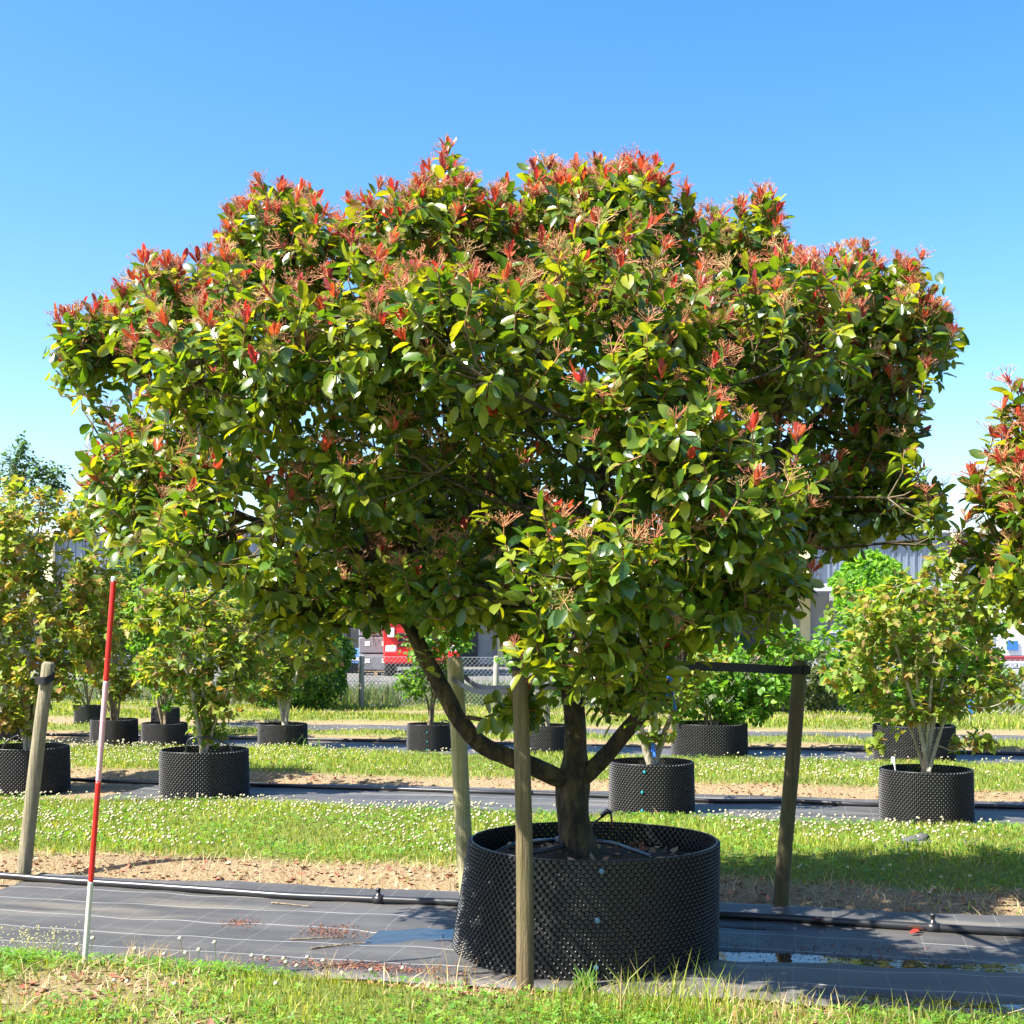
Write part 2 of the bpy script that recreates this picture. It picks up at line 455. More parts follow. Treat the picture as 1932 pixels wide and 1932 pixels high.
# ------------------------------------------------------------------ woven ground-cover fabric
def fabric_mat():
    m, nt, b = newmat("woven_weed_fabric")
    tc = N(nt, "ShaderNodeTexCoord"); sx = N(nt, "ShaderNodeSeparateXYZ"); nt.links.new(tc.outputs["Object"], sx.inputs[0])
    def lines(out, per, wid, wob):
        nz = N(nt, "ShaderNodeTexNoise", i_Scale=1.3, i_Detail=2.0); nt.links.new(tc.outputs["Object"], nz.inputs["Vector"])
        a = N(nt, "ShaderNodeMath", operation='MULTIPLY_ADD'); a.inputs[1].default_value = wob; nt.links.new(nz.outputs[0], a.inputs[0]); nt.links.new(out, a.inputs[2])
        q = N(nt, "ShaderNodeMath", operation='MODULO'); q.inputs[1].default_value = per
        ad = N(nt, "ShaderNodeMath", operation='ADD'); ad.inputs[1].default_value = 100 * per; nt.links.new(a.outputs[0], ad.inputs[0]); nt.links.new(ad.outputs[0], q.inputs[0])
        l = N(nt, "ShaderNodeMath", operation='LESS_THAN'); l.inputs[1].default_value = wid; nt.links.new(q.outputs[0], l.inputs[0])
        return l
    l1 = lines(sx.outputs[1], .31, .009, .05); l2 = lines(sx.outputs[0], .205, .004, .05)
    nf = N(nt, "ShaderNodeTexNoise", i_Scale=2.2, i_Detail=8.0, i_Roughness=.65); mp = N(nt, "ShaderNodeMapping"); mp.inputs["Scale"].default_value = (.45, 1.6, 1)
    nt.links.new(tc.outputs["Object"], mp.inputs[0]); nt.links.new(mp.outputs[0], nf.inputs["Vector"])
    base = N(nt, "ShaderNodeMix", data_type='RGBA'); base.inputs[6].default_value = (.042, .040, .039, 1); base.inputs[7].default_value = (.082, .079, .076, 1)
    mr = N(nt, "ShaderNodeMapRange", i_1=.35, i_2=.68); nt.links.new(nf.outputs[0], mr.inputs[0]); nt.links.new(mr.outputs[0], base.inputs[0])
    # silt film
    ns = N(nt, "ShaderNodeTexNoise", i_Scale=1.6, i_Detail=6.0); mp2 = N(nt, "ShaderNodeMapping"); mp2.inputs["Scale"].default_value = (.3, 2.2, 1); mp2.inputs["Location"].default_value = (4, 7, 0)
    nt.links.new(tc.outputs["Object"], mp2.inputs[0]); nt.links.new(mp2.outputs[0], ns.inputs["Vector"])
    mrs = N(nt, "ShaderNodeMapRange", i_1=.56, i_2=.74, i_3=0, i_4=.7); nt.links.new(ns.outputs[0], mrs.inputs[0])
    silt = N(nt, "ShaderNodeMix", data_type='RGBA'); silt.inputs[7].default_value = (.20, .175, .13, 1); nt.links.new(mrs.outputs[0], silt.inputs[0]); nt.links.new(base.outputs[2], silt.inputs[6])
    k1 = N(nt, "ShaderNodeMath", operation='MULTIPLY'); k1.inputs[1].default_value = .5; nt.links.new(l1.outputs[0], k1.inputs[0])
    k2 = N(nt, "ShaderNodeMath", operation='MULTIPLY'); k2.inputs[1].default_value = .16; nt.links.new(l2.outputs[0], k2.inputs[0])
    mx = N(nt, "ShaderNodeMath", operation='MAXIMUM'); nt.links.new(k1.outputs[0], mx.inputs[0]); nt.links.new(k2.outputs[0], mx.inputs[1])
    fin = N(nt, "ShaderNodeMix", data_type='RGBA'); fin.inputs[7].default_value = (.42, .42, .40, 1); nt.links.new(mx.outputs[0], fin.inputs[0]); nt.links.new(silt.outputs[2], fin.inputs[6])
    nt.links.new(fin.outputs[2], b.inputs["Base Color"])
    b.inputs["Roughness"].default_value = .55; b.inputs["Specular IOR Level"].default_value = .4
    wv = N(nt, "ShaderNodeTexNoise", i_Scale=240.0, i_Detail=2.0); nt.links.new(tc.outputs["Object"], wv.inputs["Vector"])
    bp = N(nt, "ShaderNodeBump", i_Strength=.25, i_Distance=.004); nt.links.new(wv.outputs[0], bp.inputs["Height"]); nt.links.new(bp.outputs[0], b.inputs["Normal"])
    return m
M_FAB = fabric_mat()

def uvG(px, py):
    g = G(px, py); return xy2uv(g[0], g[1])
DIPS = []     # (u0, v0, u1, v1, half width, depth)
for (a, b_, hw, dp) in (((1352, 1803), (1985, 1835), .055, .032), ((1600, 1884), (2000, 1908), .060, .032), ((1350, 1752), (1440, 1757), .022, .026),
                        ((712, 1766), (860, 1760), .15, .020)):
    u0, v0 = uvG(*a); u1, v1 = uvG(*b_)
    DIPS.append((u0, v0, u1, v1, hw, dp))
PUDDLE_Z = .004

def fabric_h(u, v, k):
    a, b = FAB[k]
    h = .012 + .006 * vnoise(u * .8, v * 3.0, 31 + k, 1.6) + .0035 * vnoise(u, v, 41 + k, 7.0)
    e = np.minimum(v - a, b - v)
    h = h + .035 * np.exp(-np.clip(b - v, 0, 9) / .16) + .010 * np.exp(-np.clip(v - a, 0, 9) / .10)
    h = h - .03 * np.exp(-np.clip(e, 0, 9) / .012)            # hem tucked into the earth
    if k == 0:
        for (u0, v0, u1, v1, hw, dp) in DIPS:
            t = np.clip((u - u0) / (u1 - u0), 0, 1)
            du = u - (u0 + t * (u1 - u0)); dv = v - (v0 + t * (v1 - v0)) - .012 * vnoise(u, v * 0, 51, 4.0)
            h = h - dp * np.exp(-(dv / hw) ** 2 - (du / .12) ** 2) * (1 + .35 * vnoise(u, v, 52, 16.0))
    return h

for k, (a, b) in enumerate(FAB):
    U = np.arange(-4.6 - k * 1.6, 4.8 + k * 1.3, .03 if k == 0 else .1); Vv = np.linspace(a, b, 90 if k == 0 else 24)
    UU, VV = np.meshgrid(U, Vv)
    edge = .05 * vnoise(UU, VV * 0, 60 + k, 2.0) * (1 - np.clip(np.minimum(VV - a, b - VV) / .3, 0, 1))
    Z = fabric_h(UU, VV, k)
    V = np.stack([UU, VV + edge, Z], -1).reshape(-1, 3)
    n = len(U); ii = (np.arange(len(Vv) - 1)[:, None] * n + np.arange(n - 1)[None]).ravel()
    o = link("ground_cover_fabric", mesh_np("ground_cover_fabric", V, np.stack([ii, ii + 1, ii + n + 1, ii + n], 1), M_FAB), rot=(0, 0, -RA))
    tag(o, ["dark woven weed fabric under the big potted tree, with pale grid lines and puddles",
            "woven weed fabric under the second row of pots, with dappled shade",
            "narrow weed fabric strip under the third row of pots",
            "farthest narrow weed fabric strip beyond the third row of pots"][k], "fabric", None, "structure")

def fab_z(x, y, k=0):
    u, v = xy2uv(x, y); return float(fabric_h(np.array(u), np.array(v), k))

m, nt_, b_ = newmat("puddle_water")
b_.inputs["Base Color"].default_value = (.02, .018, .014, 1); b_.inputs["Roughness"].default_value = .03
b_.inputs["Specular IOR Level"].default_value = .6; b_.inputs["IOR"].default_value = 1.33
tc = N(nt_, "ShaderNodeTexCoord"); nz = N(nt_, "ShaderNodeTexNoise", i_Scale=14.0); nt_.links.new(tc.outputs["Object"], nz.inputs["Vector"])
bp = N(nt_, "ShaderNodeBump", i_Strength=.07, i_Distance=.02); nt_.links.new(nz.outputs[0], bp.inputs["Height"]); nt_.links.new(bp.outputs[0], b_.inputs["Normal"])
M_PUDDLE = m
PL = ["long narrow puddle in a fold of the fabric right of the big pot", "long puddle along the front hem of the fabric right of the big pot",
      "tiny puddle behind the big pot beside the black pipe", "broad shallow brownish puddle left of the big pot"]
for (u0, v0, u1, v1, hw, dp), lab in zip(DIPS, PL):
    n = 30; tt = np.linspace(-.06, 1.06, n); Vp = []
    for s in (-1, 1):
        Vp.append(np.stack([u0 + tt * (u1 - u0), v0 + np.clip(tt, 0, 1) * (v1 - v0) + s * hw * 2.0, np.full(n, PUDDLE_Z)], 1))
    Vp = np.concatenate(Vp); i = np.arange(n - 1)
    tag(link("puddle", mesh_np("puddle", Vp, np.stack([i, i + 1, i + n + 1, i + n], 1), M_PUDDLE), rot=(0, 0, -RA)), lab, "puddle", None, "structure")

# far concrete yard in front of the halls
M_YARD = simple("yard_concrete", (.13, .128, .12), .9, 0, .2, .2, 1.2, .3, 30)
V = []
for (u, v) in ((-60, YARD_V), (60, YARD_V), (60, 75), (-60, 75)):
    x, y = uv2xy(u, v); V.append((x, y, .0))
tag(link("yard", mesh_np("yard", V, [(0, 1, 2, 3)], M_YARD)), "pale concrete yard in front of the far industrial hall", "yard", None, "structure")

# ------------------------------------------------------------------ grass, clover, litter
def scatter(n, v0, v1, rg):
    y = rg.uniform(max(3.6, v0 - 4), v1 + 5, n * 3); half = .385 * y * 1.12 + .35
    x = rg.uniform(-1, 1, n * 3) * half.max()
    u, v = xy2uv(x, y)
    ok = (np.abs(x) < half) & (v > v0) & (v < v1)
    return x[ok][:n], y[ok][:n]

def blades(x, y, h, wd, rg, palette, lean=.45, z=None, lay=0.0):
    n = len(x); th = rg.uniform(0, 2 * np.pi, n); L = lean * rg.uniform(.1, 1, n) * h
    d = np.stack([np.cos(th), np.sin(th), np.zeros(n)], 1)
    ph = rg.uniform(0, 2 * np.pi, n); s = np.stack([np.cos(ph), np.sin(ph), np.zeros(n)], 1)
    z0 = ground_h(x, y) if z is None else z
    B = np.stack([x, y, z0 - .005], 1); up = np.array([0, 0, 1.0])
    hh = h[:, None]; w_ = wd[:, None]
    mid = B + up * hh * .55 + d * (L * .32)[:, None]
    tip = B + up * hh * rg.uniform(.75, 1, n)[:, None] + d * L[:, None]
    V = np.stack([B - s * w_ * .5, B + s * w_ * .5, mid + s * w_ * .42, mid - s * w_ * .42, tip], 1)
    T = np.array([[0, 1, 2], [0, 2, 3], [3, 2, 4]])
    c = palette[rg.integers(0, len(palette), n)] * rg.uniform(.75, 1.25, (n, 1))
    C = np.repeat(c[:, None], 5, 1)
    T = (T[None] + (np.arange(n) * 5)[:, None, None]).reshape(-1, 3)
    return V.reshape(-1, 3), T, C.reshape(-1, 3)

class Batch:
    def __init__(s): s.V = []; s.T = []; s.C = []; s.n = 0
    def add(s, V, T, C):
        if len(V) == 0: return
        s.V.append(V); s.T.append(T + s.n); s.C.append(np.broadcast_to(C, (len(V), 3))); s.n += len(V)
    def mesh(s, name, mat, smooth=True):
        return mesh_np(name, np.concatenate(s.V), np.concatenate(s.T), mat, np.concatenate(s.C), smooth)

def inst(tv, tt, R, pos, sc, col):
    """instances of a template: tv (n,3), tt (m,3), R (K,3,3) columns = axes, pos (K,3), sc (K,) or (K,3), col (K,3)"""
    K = len(pos); sc = np.asarray(sc, float)
    if sc.ndim == 1: sc = sc[:, None].repeat(3, 1)
    V = np.einsum('kij,knj->kni', R, tv[None] * sc[:, None, :]) + pos[:, None]
    T = tt[None] + (np.arange(K) * len(tv))[:, None, None]
    return V.reshape(-1, 3), T.reshape(-1, 3), np.repeat(col, len(tv), 0)

def frame(d, nh):
    """rotation with local y = d and local z near nh"""
    d = nrm(d); s = nrm(np.cross(d, nh)); n = np.cross(s, d)
    return np.stack([s, d, n], -1)

GREENS = np.array([[.15, .22, .026], [.20, .26, .03], [.27, .31, .045], [.11, .18, .022], [.33, .33, .07], [.19, .25, .028]])
STRAW = np.array([[.48, .36, .18], [.40, .30, .15], [.55, .43, .24], [.34, .24, .12]])
LITTER = np.array([[.34, .17, .10], [.42, .20, .13], [.30, .20, .12], [.47, .34, .20], [.38, .13, .08], [.24, .15, .09]])
CLOVER = np.array([[.08, .21, .023], [.12, .26, .03], [.16, .29, .034]])

rg = np.random.default_rng(5)
# clover leaf template: three round leaflets
cl_v = [[0, 0, 0]]; cl_t = []
for q in range(3):
    a = q * 2.094
    b0 = len(cl_v)
    for (r, da, z) in ((.45, -.62, .12), (.9, -.40, .22), (.85, 0, .12), (.9, .40, .22), (.45, .62, .12)):
        cl_v.append([r * math.cos(a + da), r * math.sin(a + da), z])
    cl_t += [[0, b0, b0 + 1], [0, b0 + 1, b0 + 2], [0, b0 + 2, b0 + 3], [0, b0 + 3, b0 + 4]]
cl_v = np.array(cl_v); cl_t = np.array(cl_t)
# clover flower head (rough ball) template
fl_v = []; fl_t = []
for j, (r, z) in enumerate(((.55, -.45), (1.0, .05), (.62, .62))):
    for i in range(6):
        t = (i + .5 * (j % 2)) * math.pi / 3; fl_v.append([r * math.cos(t), r * math.sin(t), z])
fl_v.append([0, 0, .85]); fl_v.append([0, 0, -.7])
for j in range(2):
    for i in range(6):
        a, b = j * 6 + i, j * 6 + (i + 1) % 6; fl_t += [[a, b, a + 6], [b, b + 6, a + 6]]
for i in range(6): fl_t += [[12 + i, 12 + (i + 1) % 6, 18], [(i + 1) % 6, i, 19]]
fl_v = np.array(fl_v); fl_t = np.array(fl_t)

def rotz(n, rg, tilt=.35):
    d = nrm(np.stack([rg.normal(0, 1, n), rg.normal(0, 1, n), rg.normal(0, tilt, n)], 1))
    return frame(d, nrm(np.stack([rg.normal(0, tilt, n), rg.normal(0, tilt, n), np.ones(n)], 1)))

STRIPS = [  # v0, v1, blades, blade h, blade w, clover leaves, flowers
    (4.2, 5.72, 72000, .050, .0045, 46000, 0),
    (7.42, 10.86, 105000, .055, .0060, 26000, 4600),
    (12.35, 15.74, 70000, .060, .0085, 9000, 3800),
    (17.0, 18.94, 26000, .065, .011, 0, 900),
    (20.0, 27.2, 46000, .09, .016, 0, 500)]
SN = ["foreground verge", "wide clover strip behind the big pot", "strip between the second and third pot rows", "narrow strip between the third and fourth fabric", "far strip below the fence"]
for si, (v0, v1, nb, bh, bw, nc, nf) in enumerate(STRIPS):
    x, y = scatter(nb, v0, v1, rg)
    dd = dirtness(x, y); u_, v_ = xy2uv(x, y)
    keep = rg.random(len(x)) > dd * .93
    x, y, dd = x[keep], y[keep], dd[keep]
    patch = np.clip(.5 + .5 * vnoise(x, y, 77 + si, 1.6), 0, 1)
    h = bh * rg.uniform(.45, 1.25, len(x)) * (.65 + .7 * patch) * (1 - .35 * dd)
    if si == 0:
        # taller unmown tufts along the fabric hem right of the front stake
        u_, v_ = xy2uv(x, y); px_ = 966 + x / y * FPX
        tall = np.clip((px_ - 900) / 250, 0, 1) * np.clip((v_ - 4.75) / .3, 0, 1)
        h = h * (1 + 3.4 * tall * rg.random(len(x)) ** 1.5)
    br = Batch()
    dry = rg.random(len(x)) < .07 + .5 * dd
    V, T, C = blades(x, y, h, bw * rg.uniform(.7, 1.3, len(x)), rg, GREENS, .7)
    C = C.reshape(-1, 5, 3)
    sc_ = STRAW[rg.integers(0, 4, len(x))]
    C[dry] = sc_[dry][:, None, :]
    tone = (.8 + .45 * patch)[:, None, None]
    C = C * tone
    br.add(V, T, C.reshape(-1, 3))
    if nc:
        x, y = scatter(nc, v0, v1, rg); dd = dirtness(x, y)
        pt = vnoise(x, y, 99 + si, 2.4)
        k = (rg.random(len(x)) > dd * 1.2) & (pt + rg.normal(0, .4, len(x)) > -.25); x, y = x[k], y[k]
        z = ground_h(x, y) + rg.uniform(.012, .05, len(x))
        V, T, C = inst(cl_v, cl_t, rotz(len(x), rg, .3), np.stack([x, y, z], 1), rg.uniform(.011, .021, len(x)) * (1 if si == 0 else 1.2), CLOVER[rg.integers(0, 3, len(x))] * rg.uniform(.8, 1.3, (len(x), 1)))
        br.add(V, T, C)
    tag(link("grass", br.mesh("grass", M_GRASS)), "short green grass with clover leaves on the " + SN[si], "grass", None, "stuff")
    if nf:
        x, y = scatter(nf * 2, v0, v1, rg); dd = dirtness(x, y)
        dens = np.clip(.55 + .75 * vnoise(x, y, 120 + si, 1.3) + .35 * np.clip(-x / y * 2.5, -.6, .6), 0.02, 1)
        k = (rg.random(len(x)) > dd * 4) & (rg.random(len(x)) < dens); x, y = x[k][:nf], y[k][:nf]
        z = ground_h(x, y) + rg.uniform(.045, .085, len(x))
        V, T, C = inst(fl_v, fl_t, rotz(len(x), rg, .2), np.stack([x, y, z], 1), rg.uniform(.008, .0135, len(x)), np.array([.46, .42, .27]) * rg.uniform(.7, 1.12, (len(x), 1)) * np.array([1, 1, 1]))
        b2 = Batch(); b2.add(V, T, C)
        tag(link("clover_blossom", b2.mesh("clover_blossom", M_LITTER)), "many creamy white clover blossoms dotting the " + SN[si], "clover", None, "stuff")

# dry leaves and straw along the fabric edges
quad_v = np.array([[-.35, 0, 0], [0, -.05, .10], [.35, 0, 0], [.28, .6, .05], [0, 1.0, .18], [-.28, .6, .05], [0, .5, -.06]]); quad_t = np.array([[0, 1, 6], [1, 2, 6], [2, 3, 6], [3, 4, 6], [4, 5, 6], [5, 0, 6]])
lt = Batch(); stw = Batch()
for si, (n, v0, v1) in enumerate(((5200, 7.36, 8.35), (3600, 12.3, 13.1), (1500, 16.9, 17.5), (5200, 4.3, 5.72), (1000, 10.5, 10.9))):
    x, y = scatter(n * 2, v0, v1, rg); dd = dirtness(x, y); k = rg.random(len(x)) < dd; x, y = x[k][:n], y[k][:n]
    if si == 3:
        k = vnoise(x, y, 21, 3.0) > -.2; x, y = x[k], y[k]
    z = ground_h(x, y) + rg.uniform(.0, .012, len(x))
    V, T, C = inst(quad_v, quad_t, rotz(len(x), rg, .35), np.stack([x, y, z], 1), rg.uniform(.018, .045, len(x)), LITTER[rg.integers(0, 6, len(x))] * rg.uniform(.6, 1.2, (len(x), 1)))
    lt.add(V, T, C)
    x, y = scatter(int(n * 3.2), v0, v1 - .05, rg); dd = dirtness(x, y); k = rg.random(len(x)) < dd; x, y = x[k], y[k]
    V, T, C = blades(x, y, rg.uniform(.02, .10, len(x)), np.full(len(x), .004), rg, STRAW, 2.2)
    stw.add(V, T, C)
tag(link("leaf_litter", lt.mesh("leaf_litter", M_LITTER)), "fallen reddish brown dry leaves on the earth edges of the fabric", "leaf litter", None, "stuff")
tag(link("dry_straw", stw.mesh("dry_straw", M_LITTER)), "bleached dry grass straw on the earth edges of the fabric", "straw", None, "stuff")
# ------------------------------------------------------------------ tree builders
def leaf_templates(width=.50, curls=(.08, .24, .45), fold=.20):
    out = []
    for c in curls:
        V = [[0, 0, 0]]; rows = ((.20, .64), (.50, 1.0), (.82, .80))
        for y, wf in rows:
            for s in (-1, 0, 1):
                V.append([s * width * .5 * wf, y, fold * width * abs(s) * wf - c * y * y + (.02 * math.sin(9 * y + s))])
        V.append([0, 1.0, -c])
        T = [[0, 2, 1], [0, 3, 2]]
        for r in range(2):
            a = 1 + 3 * r
            T += [[a, a + 1, a + 4], [a, a + 4, a + 3], [a + 1, a + 2, a + 5], [a + 1, a + 5, a + 4]]
        T += [[7, 8, 10], [8, 9, 10]]
        out.append((np.array(V), np.array(T)))
    return out
LEAF_T = leaf_templates()
YOUNG_T = leaf_templates(.34, (-.10, .02, .12), .30)

def maple_templates():
    out = []
    for c in (.05, .22, .4):
        pts = [(0, 0), (.28, .08), (.46, .30), (.34, .42), (.42, .66), (.22, .68), (0, 1.0), (-.22, .68), (-.42, .66), (-.34, .42), (-.46, .30), (-.28, .08)]
        V = [[x, y, .35 * abs(x) - c * y * y] for x, y in pts] + [[0, .42, -c * .18]]
        T = [[i, (i + 1) % 12, 12] for i in range(12)]
        out.append((np.array(V), np.array(T)))
    return out
MAPLE_T = maple_templates()
def round_templates():
    out = []
    for c in (.08, .3):
        V = [[0, 0, 0], [.36, .28, .05], [.40, .62, .05 - c * .4], [0, 1.0, -c], [-.40, .62, .05 - c * .4], [-.36, .28, .05]]
        out.append((np.array(V), np.array([[0, 1, 2], [0, 2, 3], [0, 3, 4], [0, 4, 5]])))
    return out
ROUND_T = round_templates()

def flower_template(seed):
    """broad branched corymb of pinkish stalks with small buds"""
    r = np.random.default_rng(seed); Vs = []; Ts = []; n = 0
    def stick(a, b, ra, rb):
        nonlocal n
        V, F = tubes(np.array([[a, b]]), np.array([[ra, rb]]), 3)
        T = np.concatenate([F[:, [0, 1, 2]], F[:, [0, 2, 3]]])
        Vs.append(V); Ts.append(T + n); n += len(V)
    def bud(p, s):
        nonlocal n
        V = np.array([[s, 0, 0], [-s * .5, s * .86, 0], [-s * .5, -s * .86, 0], [0, 0, s * 1.2], [0, 0, -s]]) + p
        Vs.append(V); Ts.append(np.array([[0, 1, 3], [1, 2, 3], [2, 0, 3], [1, 0, 4], [2, 1, 4], [0, 2, 4]]) + n); n += 5
    top = np.array([0, .45, 0])
    stick(np.zeros(3), top, .028, .020)
    for i in range(10):
        t = i * 2.4 + r.uniform(-.3, .3); rr = r.uniform(.16, .60)
        a = top * r.uniform(.5, 1); e = np.array([rr * math.cos(t), r.uniform(.62, .86), rr * math.sin(t)])
        stick(a, e, .019, .014)
        for k in range(3):
            t2 = t + (k - 1) * .9 + r.uniform(-.3, .3); e2 = e + np.array([.19 * math.cos(t2), r.uniform(.06, .2), .19 * math.sin(t2)])
            stick(e, e2, .012, .010); bud(e2, .026)
    return np.concatenate(Vs), np.concatenate(Ts)
FLOWER_T = [flower_template(s) for s in range(5)]

GREEN_PAL = np.array([[.038, .095, .018], [.062, .132, .018], [.098, .168, .018], [.138, .200, .019], [.185, .232, .022], [.235, .262, .028]])
GREEN_W = np.array([.12, .16, .20, .20, .20, .12])
RED_PAL = np.array([[.46, .060, .040], [.52, .095, .040], [.38, .045, .045], [.53, .13, .045], [.29, .035, .045]])
FLOWER_COL = np.array([[.44, .16, .08], [.50, .22, .11], [.38, .12, .07], [.46, .28, .13]])

def sample_lobes(lobes, dens, rg, poly=None, fill=(.72, 1.04), keep_in=.12, thin=()):
    """points on the shells of ellipsoid lobes given as (px, py, Y, rx_px, ry_px, ry_depth_m[, density])"""
    Cn = []; Rr = []
    for L in lobes:
        Cn.append(P(L[0], L[1], L[2])); Rr.append([L[3] / FPX * L[2], L[5], L[4] / FPX * L[2]])
    Cn = np.array(Cn); Rr = np.array(Rr)
    Pp = []; Nn = []
    for i, L in enumerate(lobes):
        r = Rr[i]; area = 4 * np.pi * ((r[0] * r[1]) ** 1.6 / 3 + (r[0] * r[2]) ** 1.6 / 3 + (r[1] * r[2]) ** 1.6 / 3) ** (1 / 1.6)
        n = int(dens * area * (L[6] if len(L) > 6 else 1.0)) + 3
        d = nrm(rg.normal(0, 1, (n, 3)))
        p = Cn[i] + r * d * rg.uniform(*fill, (n, 1))
        nn = nrm(d / r)
        q = np.ones(n, bool)
        for j in range(len(lobes)):
            if j == i: continue
            k = np.linalg.norm((p - Cn[j]) / Rr[j], axis=1)
            q &= ~((k < .72) & (rg.random(n) > keep_in))
        Pp.append(p[q]); Nn.append(nn[q])
    Pp = np.concatenate(Pp); Nn = np.concatenate(Nn)
    pp = proj(Pp)
    if poly is not None:
        q = inpoly(pp, poly); Pp, Nn, pp = Pp[q], Nn[q], pp[q]
    for (cx, cy, rx, ry, pr) in thin:
        q = ~((((pp[:, 0] - cx) / rx) ** 2 + ((pp[:, 1] - cy) / ry) ** 2 < 1) & (rg.random(len(pp)) < pr))
        Pp, Nn, pp = Pp[q], Nn[q], pp[q]
    return Pp, Nn

def connect(limbs, tips, rg, nsec, r_sec, r_twig, back=.12):
    """secondary branches from the limbs into the crown and twigs to every shoot; returns polylines (K,m,3), radii"""
    LP = np.concatenate([smooth_path(l[0], 6) for l in limbs])
    idx = [int(rg.integers(len(tips)))]; dmin = np.linalg.norm(tips - tips[idx[0]], axis=1)
    nsec = min(nsec, len(tips))
    for _ in range(nsec - 1):
        j = int(np.argmax(dmin)); idx.append(j); dmin = np.minimum(dmin, np.linalg.norm(tips - tips[j], axis=1))
    cen = tips[idx]
    lab = np.argmin(((tips[:, None] - cen[None]) ** 2).sum(-1), 1)
    cen = np.array([tips[lab == k].mean(0) for k in range(nsec)])
    sec = []
    for k in range(nsec):
        d = LP - cen[k]
        cost = np.linalg.norm(d, axis=1) + np.clip(d[:, 2], 0, None) * 2.0
        a = LP[int(np.argmin(cost))]; b = cen[k]
        ln = np.linalg.norm(b - a); mid = a * .45 + b * .55 + rg.normal(0, .05, 3) * ln + np.array([0, 0, -.05 * ln])
        q1 = a * .75 + mid * .25 + np.array([0, 0, .04 * ln])
        sec.append(smooth_path([a, q1, mid, b], 3))
    sec = np.array(sec)
    m = sec.shape[1]
    rs = r_sec * np.linspace(1, .4, m)[None] * rg.uniform(.7, 1.2, (nsec, 1))
    tw = []
    for i, t in enumerate(tips):
        S = sec[lab[i]]; j = int(np.argmin(np.linalg.norm(S - t, axis=1) + np.clip(S[:, 2] - t[2], 0, None)))
        a = S[min(j, m - 2)]
        mid = (a + t) / 2 + rg.normal(0, .02, 3)
        tw.append([a, mid, t])
    tw = np.array(tw); rt = np.broadcast_to(r_twig * np.array([1.3, 1.0, .7]), tw.shape[:2])
    return sec, rs, tw, rt

def limb_mesh(name, pts, rads, mat, off, n=10, k=6, wob=.06):
    path = smooth_path(np.concatenate([pts, np.asarray(rads)[:, None]], 1), k)
    V, F = tubes(path[None, :, :3] - off, path[None, :, 3], n)
    m = len(path)
    th = np.tile(np.arange(n) * 2 * np.pi / n, m); sl_ = np.concatenate([[0], np.cumsum(np.linalg.norm(np.diff(path[:, :3], axis=0), axis=1))]) / max(path[0, 3], .01)
    ss = np.repeat(sl_, n)
    rw = 1 + wob * (.8 * np.sin(2 * th + ss * .55 + 1) + .7 * np.sin(3 * th - ss * .9 + np.sin(ss * .37)) + .5 * np.sin(5 * th + ss * 1.7 + 2 * np.sin(ss * .6)) + .35 * np.sin(8 * th - ss * 3.1 + 2 * np.sin(th + ss)))
    cpt = np.repeat(path[:, :3] - off, n, 0)
    V = cpt + (V - cpt) * rw[:, None]
    V = np.concatenate([V, [path[-1, :3] - off]])
    F = [tuple(f) for f in F]; e = (m - 1) * n
    F += [(e + i, e + (i + 1) % n, len(V) - 1) for i in range(n)]
    me = bpy.data.meshes.new(name); me.from_pydata(V.tolist(), [], F); me.materials.append(mat)
    me.polygons.foreach_set("use_smooth", [True] * len(F)); me.update()
    return me

def shoots_to_leaves(tips, axes, nleaf, length, rg, droop=.45, spread=.16, theta=(38, 100)):
    """leaf positions, directions and normal hints around each shoot"""
    K = len(tips); out_p = []; out_d = []; out_n = []; out_s = []
    ref = np.where(np.abs(axes[:, 2:3]) > .9, np.array([[1.0, 0, 0]]), np.array([[0, 0, 1.0]]))
    a1 = nrm(np.cross(axes, ref)); a2 = np.cross(axes, a1)
    ph0 = rg.uniform(0, 6.28, K)
    for i in range(nleaf):
        f = (i + rg.uniform(-.3, .3, K)) / nleaf; f = np.clip(f, 0, 1)
        t = ph0 + i * 2.4 + rg.normal(0, .25, K); th = np.radians(theta[0] + (theta[1] - theta[0]) * f + rg.normal(0, 12, K))
        rad = a1 * np.cos(t)[:, None] + a2 * np.sin(t)[:, None]
        d = axes * np.cos(th)[:, None] + rad * np.sin(th)[:, None]
        d[:, 2] -= droop * rg.uniform(.2, 1.4, K)
        d = nrm(d)
        p = tips - axes * (f * spread)[:, None] + rad * .004
        nh = nrm(axes * .8 + np.array([0, 0, .7]) + rg.normal(0, .58, (K, 3)) - rad * .15)
        out_p.append(p); out_d.append(d); out_n.append(nh); out_s.append(length * rg.uniform(.65, 1.15, K))
    return np.concatenate(out_p), np.concatenate(out_d), np.concatenate(out_n), np.concatenate(out_s)

def pick_front(pos, R, size, n, cell=26.0, lim=(0, 1932)):
    """indices of the pieces that show largest: nearest per small image cell, then by facing area"""
    c = proj(pos); dep = pos[:, 1]
    inside = (c[:, 0] > lim[0] + 8) & (c[:, 0] < lim[1] - 8) & (c[:, 1] > 8) & (c[:, 1] < 1924)
    key = (c[:, 0] // cell).astype(int) * 1000 + (c[:, 1] // cell).astype(int)
    order = np.lexsort((dep, key)); first = np.ones(len(order), bool); first[1:] = key[order][1:] != key[order][:-1]
    cand = order[first]; cand = cand[inside[cand]]
    view = nrm(pos[cand] - np.array([0, 0, CAM_H]))
    area = (size[cand] / dep[cand]) ** 2 * (.15 + np.abs((R[cand][:, :, 2] * view).sum(1)))
    return cand[np.argsort(-area)[:n]]

